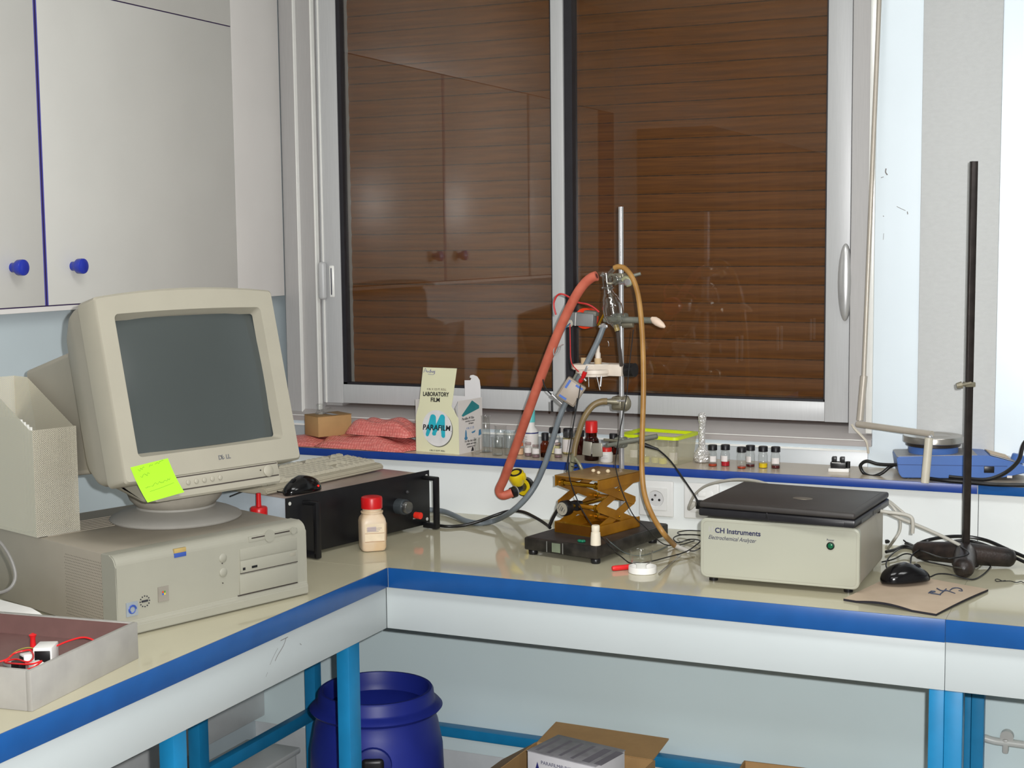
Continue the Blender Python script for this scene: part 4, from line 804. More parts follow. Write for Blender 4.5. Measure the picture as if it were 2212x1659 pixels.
# ---------------------------------------------------------------- box with lime rim and vials in it
LB = thing('storage_tub', 'translucent plastic tub with lime green rim holding capped vials', 'tub', (0.4135, 0.7510, 1.0637), R(-8))
bxw, bxd, bxh = 0.163, 0.130, 0.074
milky = mat('milky_plastic', (222, 216, 186), 0.35, var=0.03)
_n = milky.node_tree; _t = _n.nodes.new('ShaderNodeBsdfTransparent'); _m = _n.nodes.new('ShaderNodeMixShader'); _m.inputs[0].default_value = 0.74
_n.links.new(_n.nodes['Principled BSDF'].outputs[0], _m.inputs[1]); _n.links.new(_t.outputs[0], _m.inputs[2]); _n.links.new(_m.outputs[0], _n.nodes['Material Output'].inputs[0])
tubm = MB()
for a, b_ in (((-bxw / 2, -bxd / 2, 0), (bxw / 2, -bxd / 2 + .0012, bxh)), ((-bxw / 2, bxd / 2 - .0012, 0), (bxw / 2, bxd / 2, bxh)), ((-bxw / 2, -bxd / 2, 0), (-bxw / 2 + .0012, bxd / 2, bxh)), ((bxw / 2 - .0012, -bxd / 2, 0), (bxw / 2, bxd / 2, bxh)), ((-bxw / 2, -bxd / 2, 0), (bxw / 2, bxd / 2, .0012))):
    tubm.box(a, b_)
tv = [(x * (0.90 + 0.10 * z / bxh), y * (0.90 + 0.10 * z / bxh), z) for x, y, z in tubm.v]; tubm.v = tv
obj('tub_wall', tubm, milky, LB, smooth=0)
lime = mat('lime_rim', (206, 226, 20), 0.4, var=0.02)
rx, ry = bxw / 2 + .006, bxd / 2 + .006
rm = MB()
def rr(x, y, r): return rrect(-x, x, -y, y, r, 4)
o_, i_ = rr(rx, ry, .014), rr(rx - .012, ry - .012, .010); n = len(o_)
vs = [(p[0], p[1], bxh - .003) for p in o_] + [(p[0], p[1], bxh + .005) for p in o_] + [(p[0], p[1], bxh + .005) for p in i_] + [(p[0], p[1], bxh - .003) for p in i_]
fs = [(a * n + j, a * n + (j + 1) % n, ((a + 1) % 4) * n + (j + 1) % n, ((a + 1) % 4) * n + j) for a in range(4) for j in range(n)]
obj('rim', rm.add(vs, fs), lime, LB)
yl = mat('yellow_liquid', (226, 214, 40), 0.2); LBM = mbasis(LB)
for i, (x, y, lq, lb_) in enumerate(((-.057, -.030, None, 'white'), (-.022, -.034, yl, 'yellow'), (.006, -.030, mat('pale_yellow_liquid', (214, 206, 120), 0.2), 'pale yellow'), (.030, -.036, yl, 'yellow'), (.056, -.026, mat('milky_white', (220, 214, 190), 0.4), 'milky'))):
    where = ('at the left end of the lime-rimmed tub', 'second from the left in the lime-rimmed tub', 'in the middle of the lime-rimmed tub', 'second from the right in the lime-rimmed tub', 'at the right end of the lime-rimmed tub')[i]
    bottle('sample_vial', 'black-capped vial with %s contents %s' % (lb_, where), LBM @ V((x, y, .0016)), .0125, .062, .0135, .013, clear, blackcap, .8, .78, fill=.016 if lq else None, fill_m=lq, lab=(-70, 70, .012, .032) if i in (0, 4) else None, cat='vial', group='vials in the lime-rimmed tub')
# foil-wrapped flask
FF = thing('foil_flask', 'round flask with long neck wrapped in crumpled aluminium foil', 'flask', (0.5244, 0.7813, 1.0637))
fp_ = [(0, 0), (.012, 0.0005), (.019, .004), (.0215, .014), (.0200, .024), (.0140, .034), (.0085, .042), (.0075, .060), (.0080, .085), (.0082, .104), (.0100, .112), (.0105, .122), (.0085, .130), (.004, .1335), (0, .1335)]
fm_ = MB().lathe(fp_, 44); rnd = random.Random(5)
P2 = []
for i in range(len(fp_) - 1):
    for j in range(6): P2.append(tuple(V(fp_[i]).lerp(V(fp_[i + 1]), j / 6)))
fm_ = MB().lathe([(0, 0)] + P2[1:] + [(0, .1335)], 44)
fm_.v = [(x * (1 + rnd.uniform(-.10, .10)), y * (1 + rnd.uniform(-.10, .10)), z + (rnd.uniform(-.0008, .0008) if z > .002 else 0)) for x, y, z in fm_.v]
obj('foil_wrap', fm_, mat('crumpled_foil', (226, 224, 222), 0.26, metal=0.6, var=0.05, scale=60), FF, smooth=0)
# six vials with black caps
ol = mat('rust_orange_liquid', (168, 60, 30), 0.2); rl_ = mat('cherry_red_liquid', (176, 20, 40), 0.2); bl_ = mat('maroon_liquid', (78, 18, 24), 0.2); yv = mat('golden_liquid', (222, 190, 20), 0.2)
for i, (px_, c, liq, fl_, la, lb) in enumerate(((0, (0.5686, 0.7293, 1.0637), ol, .007, (-20, 62), 'rust liquid and a side label, nearest the foil flask'), (1, (0.5986, 0.7445, 1.0637), rl_, .0125, (-65, 40), 'cherry red liquid, second from the foil flask'), (2, (0.6493, 0.7175, 1.0637), ol, .006, None, 'rust liquid and no label, touching its neighbour'), (3, (0.6626, 0.7555, 1.0637), bl_, .007, (-60, 20), 'maroon liquid, half behind the unlabelled vial'), (4, (0.6982, 0.7479, 1.0637), yv, .0125, None, 'golden yellow liquid, fifth from the foil flask'), (5, (0.7302, 0.7514, 1.0637), bl_, .0085, (-45, 60), 'maroon liquid and white label, at the right end of the row'))):
    bottle('sample_vial', 'black-capped vial with ' + lb, c, .0118, .0565, .0118, .0125, clear, blackcap, .80, .74, fill=fl_, fill_m=liq, lab=(la[0], la[1], .013, .028) if la else None, group='black-capped vials in a row on the shelf', cat='vial')
# connector block
CN = thing('connector_block', 'small black electrical connector on a white base near the shelf edge', 'connector', (0.8936, 0.7590, 1.0637), R(6))
obj('base', MB().box((-.027, -.018, 0), (.024, .020, .009), .001), wblk, CN); obj('connector_body', MB().box((-.022, -.012, .009), (.016, .014, .024), .001), dk, CN)
for x in (-.019, .001): obj('post', MB().box((x, -.008, .024), (x + .011, .010, .037), .001), dk, CN)
obj('screw', MB().cyl((.021, 0, .009), (.021, 0, .026), .005), dk, CN); obj('bright_strip', MB().box((-.019, -.0124, .0225), (.004, -.0115, .0238)), alu_b, CN)
# ---------------------------------------------------------------- hotplate stirrer
HS = thing('hotplate_stirrer', 'blue magnetic hotplate stirrer with round steel plate at the right end of the shelf', 'hotplate', (1.0560, 0.690, 1.0637 + .001), R(14))
hblue = mat('stirrer_blue', (72, 110, 178), 0.4, var=0.04, scale=10); hgrey = mat('stirrer_grey_top', (150, 148, 148), 0.4, metal=0.3)
hd = 0.128
hp_ = [(0.004, 0.002), (-.004, .012), (-.010, .050), (-.006, .054), (.180, .060), (.205, .060), (.275, .042), (.300, .030), (.296, .020), (.255, .010), (.215, .004)]
obj('body', MB().prism([(a, b) for a, b in hp_], 0, hd, M(((1, 0, 0, 0), (0, 0, 1, 0), (0, 1, 0, 0), (0, 0, 0, 1))), bev=.002), hblue, HS)
obj('top_plate', MB().prism([(-.009, .0535), (-.004, .0555), (.180, .0615), (.180, .060), (-.006, .053)], .004, hd - .004, M(((1, 0, 0, 0), (0, 0, 1, 0), (0, 1, 0, 0), (0, 0, 0, 1)))), hgrey, HS)
obj('seam_line', MB().box((-.0075, -.0006, .034), (.250, .001, .0355)), mat('stirrer_seam', (48, 74, 130), 0.5), HS)
pc_ = (.083, .066)
obj('collar', MB().lathe([(.058, .055), (.060, .060), (.060, .074), (0, .074)], 40, T(pc_[0], pc_[1], 0)), hblue, HS)
obj('heat_shield', MB().lathe([(.062, .074), (.066, .076), (.066, .083), (0, .083)], 48, T(pc_[0], pc_[1], 0)), mat('shield_dark_steel', (66, 60, 56), 0.35, metal=0.6), HS)
st = mat('brushed_steel_plate', (178, 174, 168), 0.28, metal=0.85, var=0.05, scale=40)
obj('heating_plate', MB().lathe([(.070, .083), (.073, .085), (.073, .098), (.072, .100), (.045, .100), (.044, .0992), (.042, .0992), (.041, .100), (0, .100)], 64, T(pc_[0], pc_[1], 0)), st, HS)
cp_ = MB().prism([(.212, .0605), (.272, .0445), (.272, .0435), (.212, .0595)], .012, hd - .01, M(((1, 0, 0, 0), (0, 0, 1, 0), (0, 1, 0, 0), (0, 0, 0, 1))))
obj('control_panel', cp_, hgrey, HS)
obj('paper_tape', MB().prism([(.214, .0612), (.262, .0486), (.262, .0480), (.214, .0605)], .030, .105, M(((1, 0, 0, 0), (0, 0, 1, 0), (0, 1, 0, 0), (0, 0, 0, 1)))), mat('masking_tape', (208, 186, 160), 0.7), HS)
obj('dial', MB().lathe([(.017, 0), (.016, .016), (.013, .018), (0, .018)], 24, T(.283, .062, .038) @ M.Rotation(R(14), 4, 'Y')), hblue, HS)
obj('power_switch', MB().box((.196, -.002, .018), (.220, .002, .034), .001), dk, HS)
obj('socket_cover', MB().box((.250, -.0015, .006), (.262, .001, .012), .0005), lblw, HS)
for x in (.02, .19):
    for y in (.02, .11): obj('foot', MB().cyl((x, y, -.001), (x, y, .006), .008, n=14), dk, HS)
bc = mat('black_cable', (20, 19, 20), 0.35, var=0.08)
tag(obj('power_cable', MB().tube([(1.046, .724, 1.0637 + .030), (1.02, .728, 1.0637 + .028), (0.9922, 0.7300, 1.0921), (0.9659, 0.7300, 1.0978), (0.9512, 0.7300, 1.0853), (0.9594, 0.7300, 1.0669), (0.9830, 0.7200, 1.0616), (1.0056, 0.7200, 1.0710), (1.0215, 0.7250, 1.0851), (1.03, .735, 1.0637 + .026)], .0042, 10), bc), 'thick black cable looping at the left end of the blue hotplate', 'cable')
tag(obj('power_cable', MB().tube([(1.3679, 0.7000, 1.1961), (1.3404, 0.6900, 1.1651), (1.3293, 0.6850, 1.1243), (1.2988, 0.6830, 1.0929), (1.2573, 0.6800, 1.0754), (1.2047, 0.6750, 1.0765), (1.1724, 0.6750, 1.0780)], .0048, 8).tube([(1.1260, 0.6828, 1.0697), (1.1628, 0.6672, 1.0697), (1.2174, 0.6587, 1.0697), (1.2818, 0.6473, 1.0697), (1.3477, 0.6649, 1.0697), (1.4335, 0.6830, 1.0697)], .0048, 8), bc), 'thick black cable running along the shelf in front of the blue hotplate', 'cable')

# ================================================================ retort stand, jack and what hangs there
cast = mat('black_lacquer', (22, 21, 20), 0.3, var=0.35, scale=26, rgb2=(52, 48, 44), bump=0.15); castm = mat('black_lacquer_top', (58, 52, 50), 0.5, var=0.2, scale=30)
chrome = mat('chrome_rod', (206, 206, 208), 0.24, metal=0.7, var=0.02); zinc = mat('cast_zinc_clamp', (142, 136, 118), 0.38, metal=0.5, var=0.1, scale=40); zinc2 = mat('grey_clamp_paint', (120, 122, 112), 0.45, metal=0.2, var=0.08, scale=40)
RX, RY = 0.388, 0.530
ST = thing('retort_stand', 'steel rod laboratory stand on a flat black base, carrying clamps and tubes', 'stand', (0.2368, 0.2508, 0.9000), R(-12))
sw, sd = 0.209, 0.334; sz0, sz1 = 0.012, 0.0430
obj('base', MB().box((0, 0, sz0), (sw, sd, sz1), 0.004, 2), cast, ST)
obj('base_top', MB().box((0.004, 0.004, sz1 - 0.001), (sw - .004, sd - .004, sz1 + .0003)), castm, ST)
obj('rating_plate', MB().box((.082, -.0008, .016), (.106, .001, .038)), mat('plate_green_grey', (118, 128, 108), 0.4, var=0.1), ST)
for x in (.066, .112): obj('paint_drip', MB().box((x, -.0006, .014), (x + .0022, .001, .040)), mat('drip_grey', (120, 120, 116), 0.4), ST)
for x, y in ((.016, .016), (sw - .012, .014), (.016, sd - .02), (sw - .02, sd - .045)): obj('foot', MB().lathe([(0, 0), (.0105, 0), (.0115, .003), (.0115, .010), (.0095, .0125), (0, .0125)], 20, T(x, y, 0)), dk, ST)
obj('rod', MB().cyl((RX, RY, 0.9000 + sz1), (RX, RY, 1.738), 0.0064, n=24), chrome, ST, world=True)
# lab jack
gold = mat('gold_anodised', (172, 118, 26), 0.3, metal=0.35, var=0.12, scale=18, rgb2=(146, 96, 16)); goldd = mat('gold_top_plate', (160, 130, 88), 0.42, metal=0.2, var=0.15, scale=20, rgb2=(134, 106, 66)); brass = mat('brass_roller', (196, 146, 36), 0.22, metal=0.9, var=0.05)
JK = thing('lab_jack', 'gold anodised scissor lab jack with black knob standing on the stand base', 'jack', (0.2841, 0.3338, 0.9000 + sz1 + .0006), R(-15.5))
jw, jd, jh = 0.131, 0.176, 0.1385
def pan(name, z, up, m):
    mb = MB().box((0, 0, z), (jw, jd, z + .0018))
    lip = .0265
    za, zb_ = (z, z + lip) if up else (z - lip + .0018, z + .0018)
    for x in (0, jw - .0018): mb.box((x, 0.001, za), (x + .0018, jd - .001, zb_), 0.0, 1)
    return obj(name, mb, m, JK)
bp_ = pan('base_plate', 0, True, gold); tp_ = pan('top_plate', jh, False, gold)
obj('plate_cover', MB().box((-.0005, -.0005, jh + .0016), (jw + .0005, jd + .0005, jh + .0026), .0008), goldd, tp_)
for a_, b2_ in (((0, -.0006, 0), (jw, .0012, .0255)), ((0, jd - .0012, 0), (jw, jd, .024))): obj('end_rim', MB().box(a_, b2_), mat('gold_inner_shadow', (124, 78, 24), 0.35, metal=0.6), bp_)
obj('edge_line', MB().box((-.0004, -.0012, -.0002), (jw + .0004, .0004, .0016)).box((-.0004, -.0012, .0245), (jw + .0004, .0004, .0262)).box((-.0004, -.0012, -.0002), (.0014, .0004, .026)), brass, bp_)
zm, zl, zt_ = jh / 2, 0.016, jh - 0.016
ym = (.014, jd - .020)
def arm(x, p, q, w_=.0105, th=.0022):
    p, q = V(p), V(q); ax = (q - p).normalized(); sdv = V((-ax.y, ax.x)) * w_; e = ax * w_ * .8
    P = [p - e * .4 - sdv, q + e * .4 - sdv, q + e, q + e * .4 + sdv, p - e * .4 + sdv, p - e]
    return MB().prism([(a.x, a.y) for a in P], x, x + th, M(((0, 0, 1, 0), (1, 0, 0, 0), (0, 1, 0, 0), (0, 0, 0, 1))))
for s, x in ((0, .004), (1, jw - .0085)):
    for k, (p, q) in enumerate((((ym[0], zl), (ym[1], zm)), ((ym[1], zl), (ym[0], zm)), ((ym[0], zm), (ym[1], zt_)), ((ym[1], zm), (ym[0], zt_)))):
        obj('scissor_arm', arm(x + (.0024 if k % 2 else 0), p, q), gold, JK)
for y, z in ((ym[0], zl), (ym[1], zl), (ym[0], zm), (ym[1], zm), (ym[0], zt_), (ym[1], zt_)):
    obj('cross_bar', MB().cyl((.006, y, z), (jw - .006, y, z), .0055, n=16), gold if z != zt_ else brass, JK)
    for x in (.012, jw - .020): obj('roller', MB().lathe([(.0062, 0), (.0085, .001), (.0085, .003), (.0068, .004), (.0085, .005), (.0085, .007), (.0062, .008)], 20, T(x, y, z) @ M.Rotation(R(90), 4, 'Y')), brass, JK)
obj('rivet', MB().sphere((jw + .0002, jd / 2, zm + .035), .003, 10, 8).sphere((jw + .0002, jd / 2, zm - .030), .003, 10, 8), brass, JK)
obj('lead_screw', MB().cyl((jw * .42, -.020, zm), (jw * .42, ym[1], zm), .005, n=14), brass, JK)
obj('screw_block', MB().box((jw * .42 - .012, ym[0] - .010, zm - .011), (jw * .42 + .012, ym[0] + .012, zm + .011), .002), dk, JK)
kn = obj('knob', MB().lathe([(0, 0), (.017, 0), (.0185, .002), (.0185, .022), (.0165, .0245), (0, .0245)], 36, T(jw * .42, -.018, zm) @ M.Rotation(R(90), 4, 'X')), dk, JK)
obj('knob_disc', MB().lathe([(.0158, .0246), (.0158, .0252), (0, .0252)], 36, T(jw * .42, -.018, zm) @ M.Rotation(R(90), 4, 'X')), mat('knob_disc_grey', (166, 160, 146), 0.4, metal=0.2), kn)
text('knob_lettering', 'LIFT', .006, mat('print_grey', (150, 140, 140), 0.6), kn, T(jw * .42 - .008, -.0434, zm - .004) @ FRONT @ M.Rotation(R(-62), 4, 'Z') @ T(-.004, .001, 0)) if False else None
for i in range(4): obj('knob_print', MB().box((-.008 + i * .001, -.0435, .009 - i * .006), (.007 - i * .001, -.0432, .0105 - i * .006 + (.002 if i == 2 else 0)), mx=T(jw * .42, 0, zm) @ M.Rotation(R(-60), 4, 'Y')), mat('knob_ink', (92, 90, 88), 0.5), kn)
# droplets of beads on top of the jack
pearl = mat('pearl_bead', (214, 196, 164), 0.25)
JM = mbasis(JK)
for i, (x, y, r) in enumerate(((.055, .085, .0052), (.082, .070, .0046), (.090, .098, .0056))):
    t = tag(obj('bead', MB().sphere(JM @ V((x, y, jh + .0026 + r * .9)), r, 14, 10, (1, 1, .9)), pearl), ('pale bead at the left of three on the gold jack top', 'smallest pale bead, nearest the front of the gold jack top', 'pale bead at the right of three on the gold jack top')[i], 'bead')
# cone stopper and green crumb on the base
SM = mbasis(ST)
CS = thing('cone_stopper', 'white cone-shaped stopper standing on the front corner of the black base', 'stopper', SM @ V((sw - .012, .014, sz1 + .0006)))
obj('stopper_body', MB().lathe([(0, 0), (.0122, 0), (.0125, .002), (.0118, .018), (.0108, .030), (.0090, .031), (.0098, .034), (.0098, .045), (.0085, .047), (0, .047)], 28), mat('ivory_stopper', (226, 216, 196), 0.5, var=0.03), CS)
gcb = MB(); rnd = random.Random(4)
for i in range(5): gcb.sphere(SM @ V((sw - .056 + rnd.uniform(-.006, .006), .020 + rnd.uniform(-.003, .003), sz1 + .004)), .0045, 10, 8, (1.2, .9, .8))
tag(obj('putty_lump', gcb, mat('green_putty', (16, 110, 80), 0.4)), 'small dark green lump lying on the black base before the jack', 'lump')
# ---- clamps on the rod
def boss(t, z, m=zinc, s=1.0):
    obj('clamp_boss', MB().box((RX - .016 * s, RY - .020 * s, z - .014 * s), (RX + .014 * s, RY + .012 * s, z + .014 * s), .005 * s, 3).box((RX - .010 * s, RY - .030 * s, z - .009 * s), (RX + .010 * s, RY - .016 * s, z + .011 * s), .003 * s), m, t, world=True)
def rodp(t, nm, a, b, r, m, r1=None): return obj(nm, MB().cyl(a, b, r, r1, 16), m, t, world=True)
z1 = (0.3894, 0.5300, 1.5587)[2]
C1 = thing('rod_clamp', 'small cast clamp near the top of the steel rod, gripping the glass bulb neck', 'clamp', (RX, RY, z1))
boss(C1, z1)
rodp(C1, 'clamp_rod', (0.3861, 0.4950, 1.5551), (0.4465, 0.5100, 1.5719), .0042, zinc2); obj('hook_jaw', MB().tube([(0.4069, 0.4880, 1.5564), (0.4164, 0.4850, 1.5622), (0.4261, 0.4850, 1.5565), (0.4269, 0.4860, 1.5473), (0.4181, 0.4870, 1.5439)], .0052, 8), mat('clamp_jaw_green', (176, 176, 140), 0.4, metal=0.2), C1, world=True)
obj('jaw', MB().tube([(0.3897, 0.4850, 1.5645), (0.3825, 0.4780, 1.5704), (0.3742, 0.4740, 1.5659), (0.3669, 0.4740, 1.5556)], .0035, 8).tube([(0.3890, 0.4870, 1.5553), (0.3839, 0.4740, 1.5488), (0.3732, 0.4700, 1.5489)], .0035, 8), zinc, C1, world=True)
obj('thumb_screw', MB().cyl((0.3952, 0.5000, 1.5480), (0.4200, 0.4750, 1.5511), .004).cyl((0.4200, 0.4750, 1.5511), (0.4276, 0.4670, 1.5519), .008), chrome, C1, world=True)
z2 = (0.3891, 0.5300, 1.4564)[2]
C2 = thing('rod_clamp', 'clamp with long grey arm pointing right, halfway up the steel rod', 'clamp', (RX, RY, z2))
boss(C2, z2, zinc2, 1.15)
rodp(C2, 'clamp_arm', (0.3531, 0.5000, 1.4576), (0.4834, 0.5000, 1.4568), .0078, zinc2); rodp(C2, 'side_grip', (0.4004, 0.5050, 1.4440), (0.4285, 0.5050, 1.4455), .0075, zinc)
obj('wing_screw', MB().cyl((0.3505, 0.5000, 1.4436), (0.3524, 0.4950, 1.4358), .008).box(V((0.3535, 0.4920, 1.4406)) - V((.012, .003, .004)), V((0.3535, 0.4920, 1.4406)) + V((.012, .003, .004)), .002), chrome, C2, world=True)
rodp(C2, 'lock_bar', (0.3407, 0.4900, 1.4428), (0.3581, 0.4900, 1.4743), .0030, brass)
tp = tag(obj('pipette_tip', MB().lathe([(0, 0), (.004, 0), (.0095, .010), (.0100, .020), (.0075, .034), (.003, .043), (0, .044)], 20, T(*(0.4791, 0.4950, 1.4627)) @ (V((0.5142, 0.4900, 1.4418)) - V((0.4791, 0.4950, 1.4627))).to_track_quat('Z', 'Y').to_matrix().to_4x4()), mat('rubber_bulb_pale', (226, 202, 182), 0.5)), 'pale rubber teat stuck on the end of the grey clamp arm', 'teat')
tag(obj('red_disc', MB().cyl((0.2873, 0.5350, 1.4573), (0.2871, 0.5650, 1.4570), .0265, n=36), mat('orange_red_disc', (236, 60, 22), 0.4)), 'orange-red round cap behind the grey taped block', 'cap')
GBK = thing('taped_block', 'grey tape-wrapped motor block with white plug end, left of the rod', 'motor', (0.2976, 0.5050, 1.4566))
bx_ = (V((0.3469, 0.5000, 1.4621)) - V((0.2619, 0.5000, 1.4541))); ang = 0
obj('block_body', MB().box((-.040, -.016, -.0165), (.030, .014, .0165), .003, mx=M.Rotation(R(4), 4, 'Y')), mat('grey_tape', (124, 126, 126), 0.45, var=0.08, scale=20), GBK)
obj('block_top', MB().box((.000, -.012, .010), (.036, .012, .024), .005, mx=M.Rotation(R(4), 4, 'Y')), mat('crumpled_grey_tape', (116, 116, 108), 0.5, var=0.12, scale=50, bump=0.4), GBK)
obj('tape_edge', MB().box((-.018, -.0166, -.0168), (-.0165, .0146, .0168), mx=M.Rotation(R(4), 4, 'Y')), alu_b, GBK)
obj('plug_end', MB().cyl((-.030, -.017, -.009), (-.042, -.034, -.010), .0095), mat('plug_ivory', (196, 190, 176), 0.5), GBK)
z4 = (0.3883, 0.5300, 1.2454)[2]
C4 = thing('rod_clamp', 'chunky cast clamp at window sill height on the steel rod, holding a curved tube', 'clamp', (RX, RY, z4))
boss(C4, z4, zinc, 1.25)
rodp(C4, 'clamp_grip', (0.3923, 0.4950, 1.2515), (0.3657, 0.4800, 1.2533), .0085, zinc, .0065); obj('clamp_knuckle', MB().sphere((0.4102, 0.5000, 1.2470), .017, 14, 10, (.8, .8, 1.1)), zinc, C4, world=True)
rodp(C4, 'cross_pin', (0.3887, 0.4880, 1.2545), (0.4132, 0.4880, 1.2553), .0025, chrome)
z5 = (0.3880, 0.5300, 1.1449)[2]
C5 = thing('rod_clamp', 'steel clamp with flat gripping plates, lowest on the steel rod', 'clamp', (RX, RY, z5))
boss(C5, z5, zinc2, 0.95)
rodp(C5, 'clamp_rod', (0.3863, 0.4900, 1.1465), (0.4928, 0.5000, 1.1688), .0062, zinc2)
obj('jaw_plate', MB().box((-.0245, -.012, -.019), (-.0015, -.008, .016), .001, mx=T(*(0.3380, 0.4600, 1.1364)) @ M.Rotation(R(6), 4, 'Y')).box((-.0005, -.014, -.021), (.027, -.010, .013), .001, mx=T(*(0.3393, 0.4600, 1.1377)) @ M.Rotation(R(-3), 4, 'Y')), mat('jaw_plate_steel', (158, 154, 142), 0.35, metal=0.5, var=0.06), C5, world=True)
rodp(C5, 'jaw_bar', (0.3727, 0.4600, 1.1451), (0.4012, 0.5000, 1.1470), .0055, zinc2); rodp(C5, 'jaw_bar', (0.3684, 0.4550, 1.1596), (0.3951, 0.5000, 1.1515), .0035, zinc)
# left lower holder: tube ends with twisted wire around
# ---- glass bulb
BUx = [(0.3667, 0.4780, 1.5739), (0.3702, 0.4780, 1.5452), (0.3738, 0.4780, 1.5234), (0.3822, 0.4780, 1.4936), (0.3894, 0.4780, 1.4591), (0.3942, 0.4780, 1.4385)]
GB = thing('glass_bulb', 'clear glass bulb tapering to a narrow stem, clamped at the top of the stand', 'glassware', BUx[0])
ctrl = [(0, .0115), (.12, .0115), (.25, .0120), (.30, .0105), (.38, .0125), (.50, .0200), (.62, .0250), (.72, .0255), (.82, .0205), (.92, .0110), (1.0, .0068)]
def rad(t):
    for (a, ra), (b, rb) in zip(ctrl, ctrl[1:]):
        if t <= b: u = (t - a) / (b - a); u = u * u * (3 - 2 * u); return ra + (rb - ra) * u
    return ctrl[-1][1]
obj('bulb_wall', MB().tube(BUx, rad, 28, 8, cap=False), bulb_g, GB, world=True, smooth=80)
obj('side_arm', MB().tube([(0.3703, 0.4780, 1.5624), (0.3791, 0.4740, 1.5739), (0.3884, 0.4720, 1.5831), (0.3933, 0.4720, 1.5865)], .0052, 12, 4, cap=False), bulb_g, GB, world=True, smooth=80)
obj('side_arm', MB().tube([(0.3703, 0.4780, 1.5601), (0.3647, 0.4700, 1.5672), (0.3577, 0.4660, 1.5719)], .0068, 12, 4, cap=False).tube([(0.3783, 0.4760, 1.5556), (0.3952, 0.4700, 1.5660), (0.4000, 0.4700, 1.5535), (0.3902, 0.4700, 1.5466)], .0045, 10, 4, cap=False), bulb_g, GB, world=True, smooth=80)
obj('inner_tube', MB().tube([(0.3783, 0.4760, 1.5579), (0.3775, 0.4780, 1.5280), (0.3830, 0.4760, 1.4994), (0.3874, 0.4770, 1.4649)], .0042, 10, 4, cap=False), bulb_g, GB, world=True, smooth=80)
obj('stop_peg', MB().cyl((0.3751, 0.4780, 1.5372), (0.3585, 0.4700, 1.5374), .0028), bulb_g, GB, world=True)
obj('neck_ring', MB().tube([V((0.3726, 0.4780, 1.5372)) + V((.0125 * math.cos(a), .0125 * math.sin(a), 0)) for a in [i * PI / 8 for i in range(17)]], .0022, 8, 2, cap=False), bulb_g, GB, world=True, smooth=80)
obj('stem_plug', MB().tube([(0.3918, 0.4780, 1.4454), (0.3966, 0.4780, 1.4305)], .0068, 12, 2), mat('stem_amber', (150, 130, 80), 0.3), GB, world=True)
tag(obj('stem_tube', MB().tube([(0.3966, 0.4780, 1.4293), (0.3988, 0.4850, 1.3897), (0.3999, 0.4920, 1.3568), (0.3989, 0.4980, 1.3423)], .0048, 10), mat('smoky_tube', (70, 62, 58), 0.3)), 'thin smoky tube hanging below the glass bulb beside the rod', 'tube')
# ---- electrode holder
z3 = (0.3886, 0.5300, 1.3336)[2]
EH = thing('electrode_holder', 'white cell cover plate clamped on the rod with electrodes through it', 'holder', (RX, RY, z3))
hw_ = mat('holder_white', (218, 206, 192), 0.45, var=0.03)
pl = [(0.2991, 0.4800, 1.3331), (0.3163, 0.4550, 1.3438), (0.3748, 0.4500, 1.3422), (0.4016, 0.4700, 1.3366), (0.3998, 0.5300, 1.3397), (0.3742, 0.5600, 1.3473), (0.3163, 0.5300, 1.3459)]
zc_ = z3 + .003
def xy(p): return (p[0], p[1])
obj('cover_plate', MB().prism([(RX - .118, RY - .045), (RX - .105, RY - .064), (RX - .050, RY - .064), (RX - .020, RY - .030), (RX + .010, RY - .030), (RX + .010, RY + .018), (RX - .070, RY + .018), (RX - .112, RY - .012)], z3 - .002, z3 + .011, bev=.0015), hw_, EH, world=True)
obj('clamp_block', MB().box((RX - .026, RY - .034, z3 - .018), (RX + .012, RY + .020, z3 + .010), .0015), hw_, EH, world=True)
obj('cover_step', MB().lathe([(.045, 0), (.046, -.009), (.041, -.010), (.041, -.017), (0, -.017)], 40, T(RX - .066, RY - .024, z3 - .002)), hw_, EH, world=True)
obj('cover_ring', MB().lathe([(.026, .011), (.028, .0125), (.032, .0125), (.034, .011)], 40, T(RX - .060, RY - .024, z3)), mat('ring_white', (228, 222, 212), 0.35), EH, world=True)
obj('clamp_knob', MB().cyl((RX + .012, RY - .006, z3 - .004), (RX + .040, RY - .012, z3 - .003), .0175, n=28), dk, EH, world=True)
cork = mat('cork_plug', (196, 170, 132), 0.7, var=0.06)
for p in ((RX - .090, RY - .026), (RX - .052, RY - .030)): obj('plug', MB().cyl((*p, z3 + .010), (*p, z3 + .026), .009, .0095, 20), cork, EH, world=True)
def electrode(label, a, b, r, m):
    tag(obj('electrode', MB().cyl(a, b, r, r, 10), m), label, 'electrode')
t = thing('electrode', 'white stemmed needle electrode standing in the middle plug of the white holder', 'electrode', (RX - .052, RY - .030, z3 + .026))
obj('sleeve', MB().lathe([(0, 0), (.007, 0), (.007, .012), (.0048, .016), (.0048, .030), (.0030, .034), (0, .034)], 16), hw_, t); obj('needle', MB().cyl((0, 0, .034), (.006, 0, .072), .0014, n=8), chrome, t)
electrode('thin wire electrode under the white holder, nearest its left end', (0.3216, 0.4700, 1.3217), (0.3226, 0.4700, 1.2891), .0011, chrome)
electrode('thin slanting wire electrode hanging under the middle of the white holder', (0.3438, 0.4700, 1.3177), (0.3561, 0.4600, 1.2830), .0011, chrome)
electrode('bright flat tipped electrode hanging under the middle of the white holder', (0.3581, 0.4650, 1.3185), (0.3573, 0.4600, 1.2923), .0022, chrome)
tag(obj('fine_wire', MB().tube([(0.3738, 0.4700, 1.4052), (0.3762, 0.4700, 1.3995), (0.3762, 0.4700, 1.3926)], .0007, 6), chrome), 'short bright bent wire above the needle electrode', 'wire')
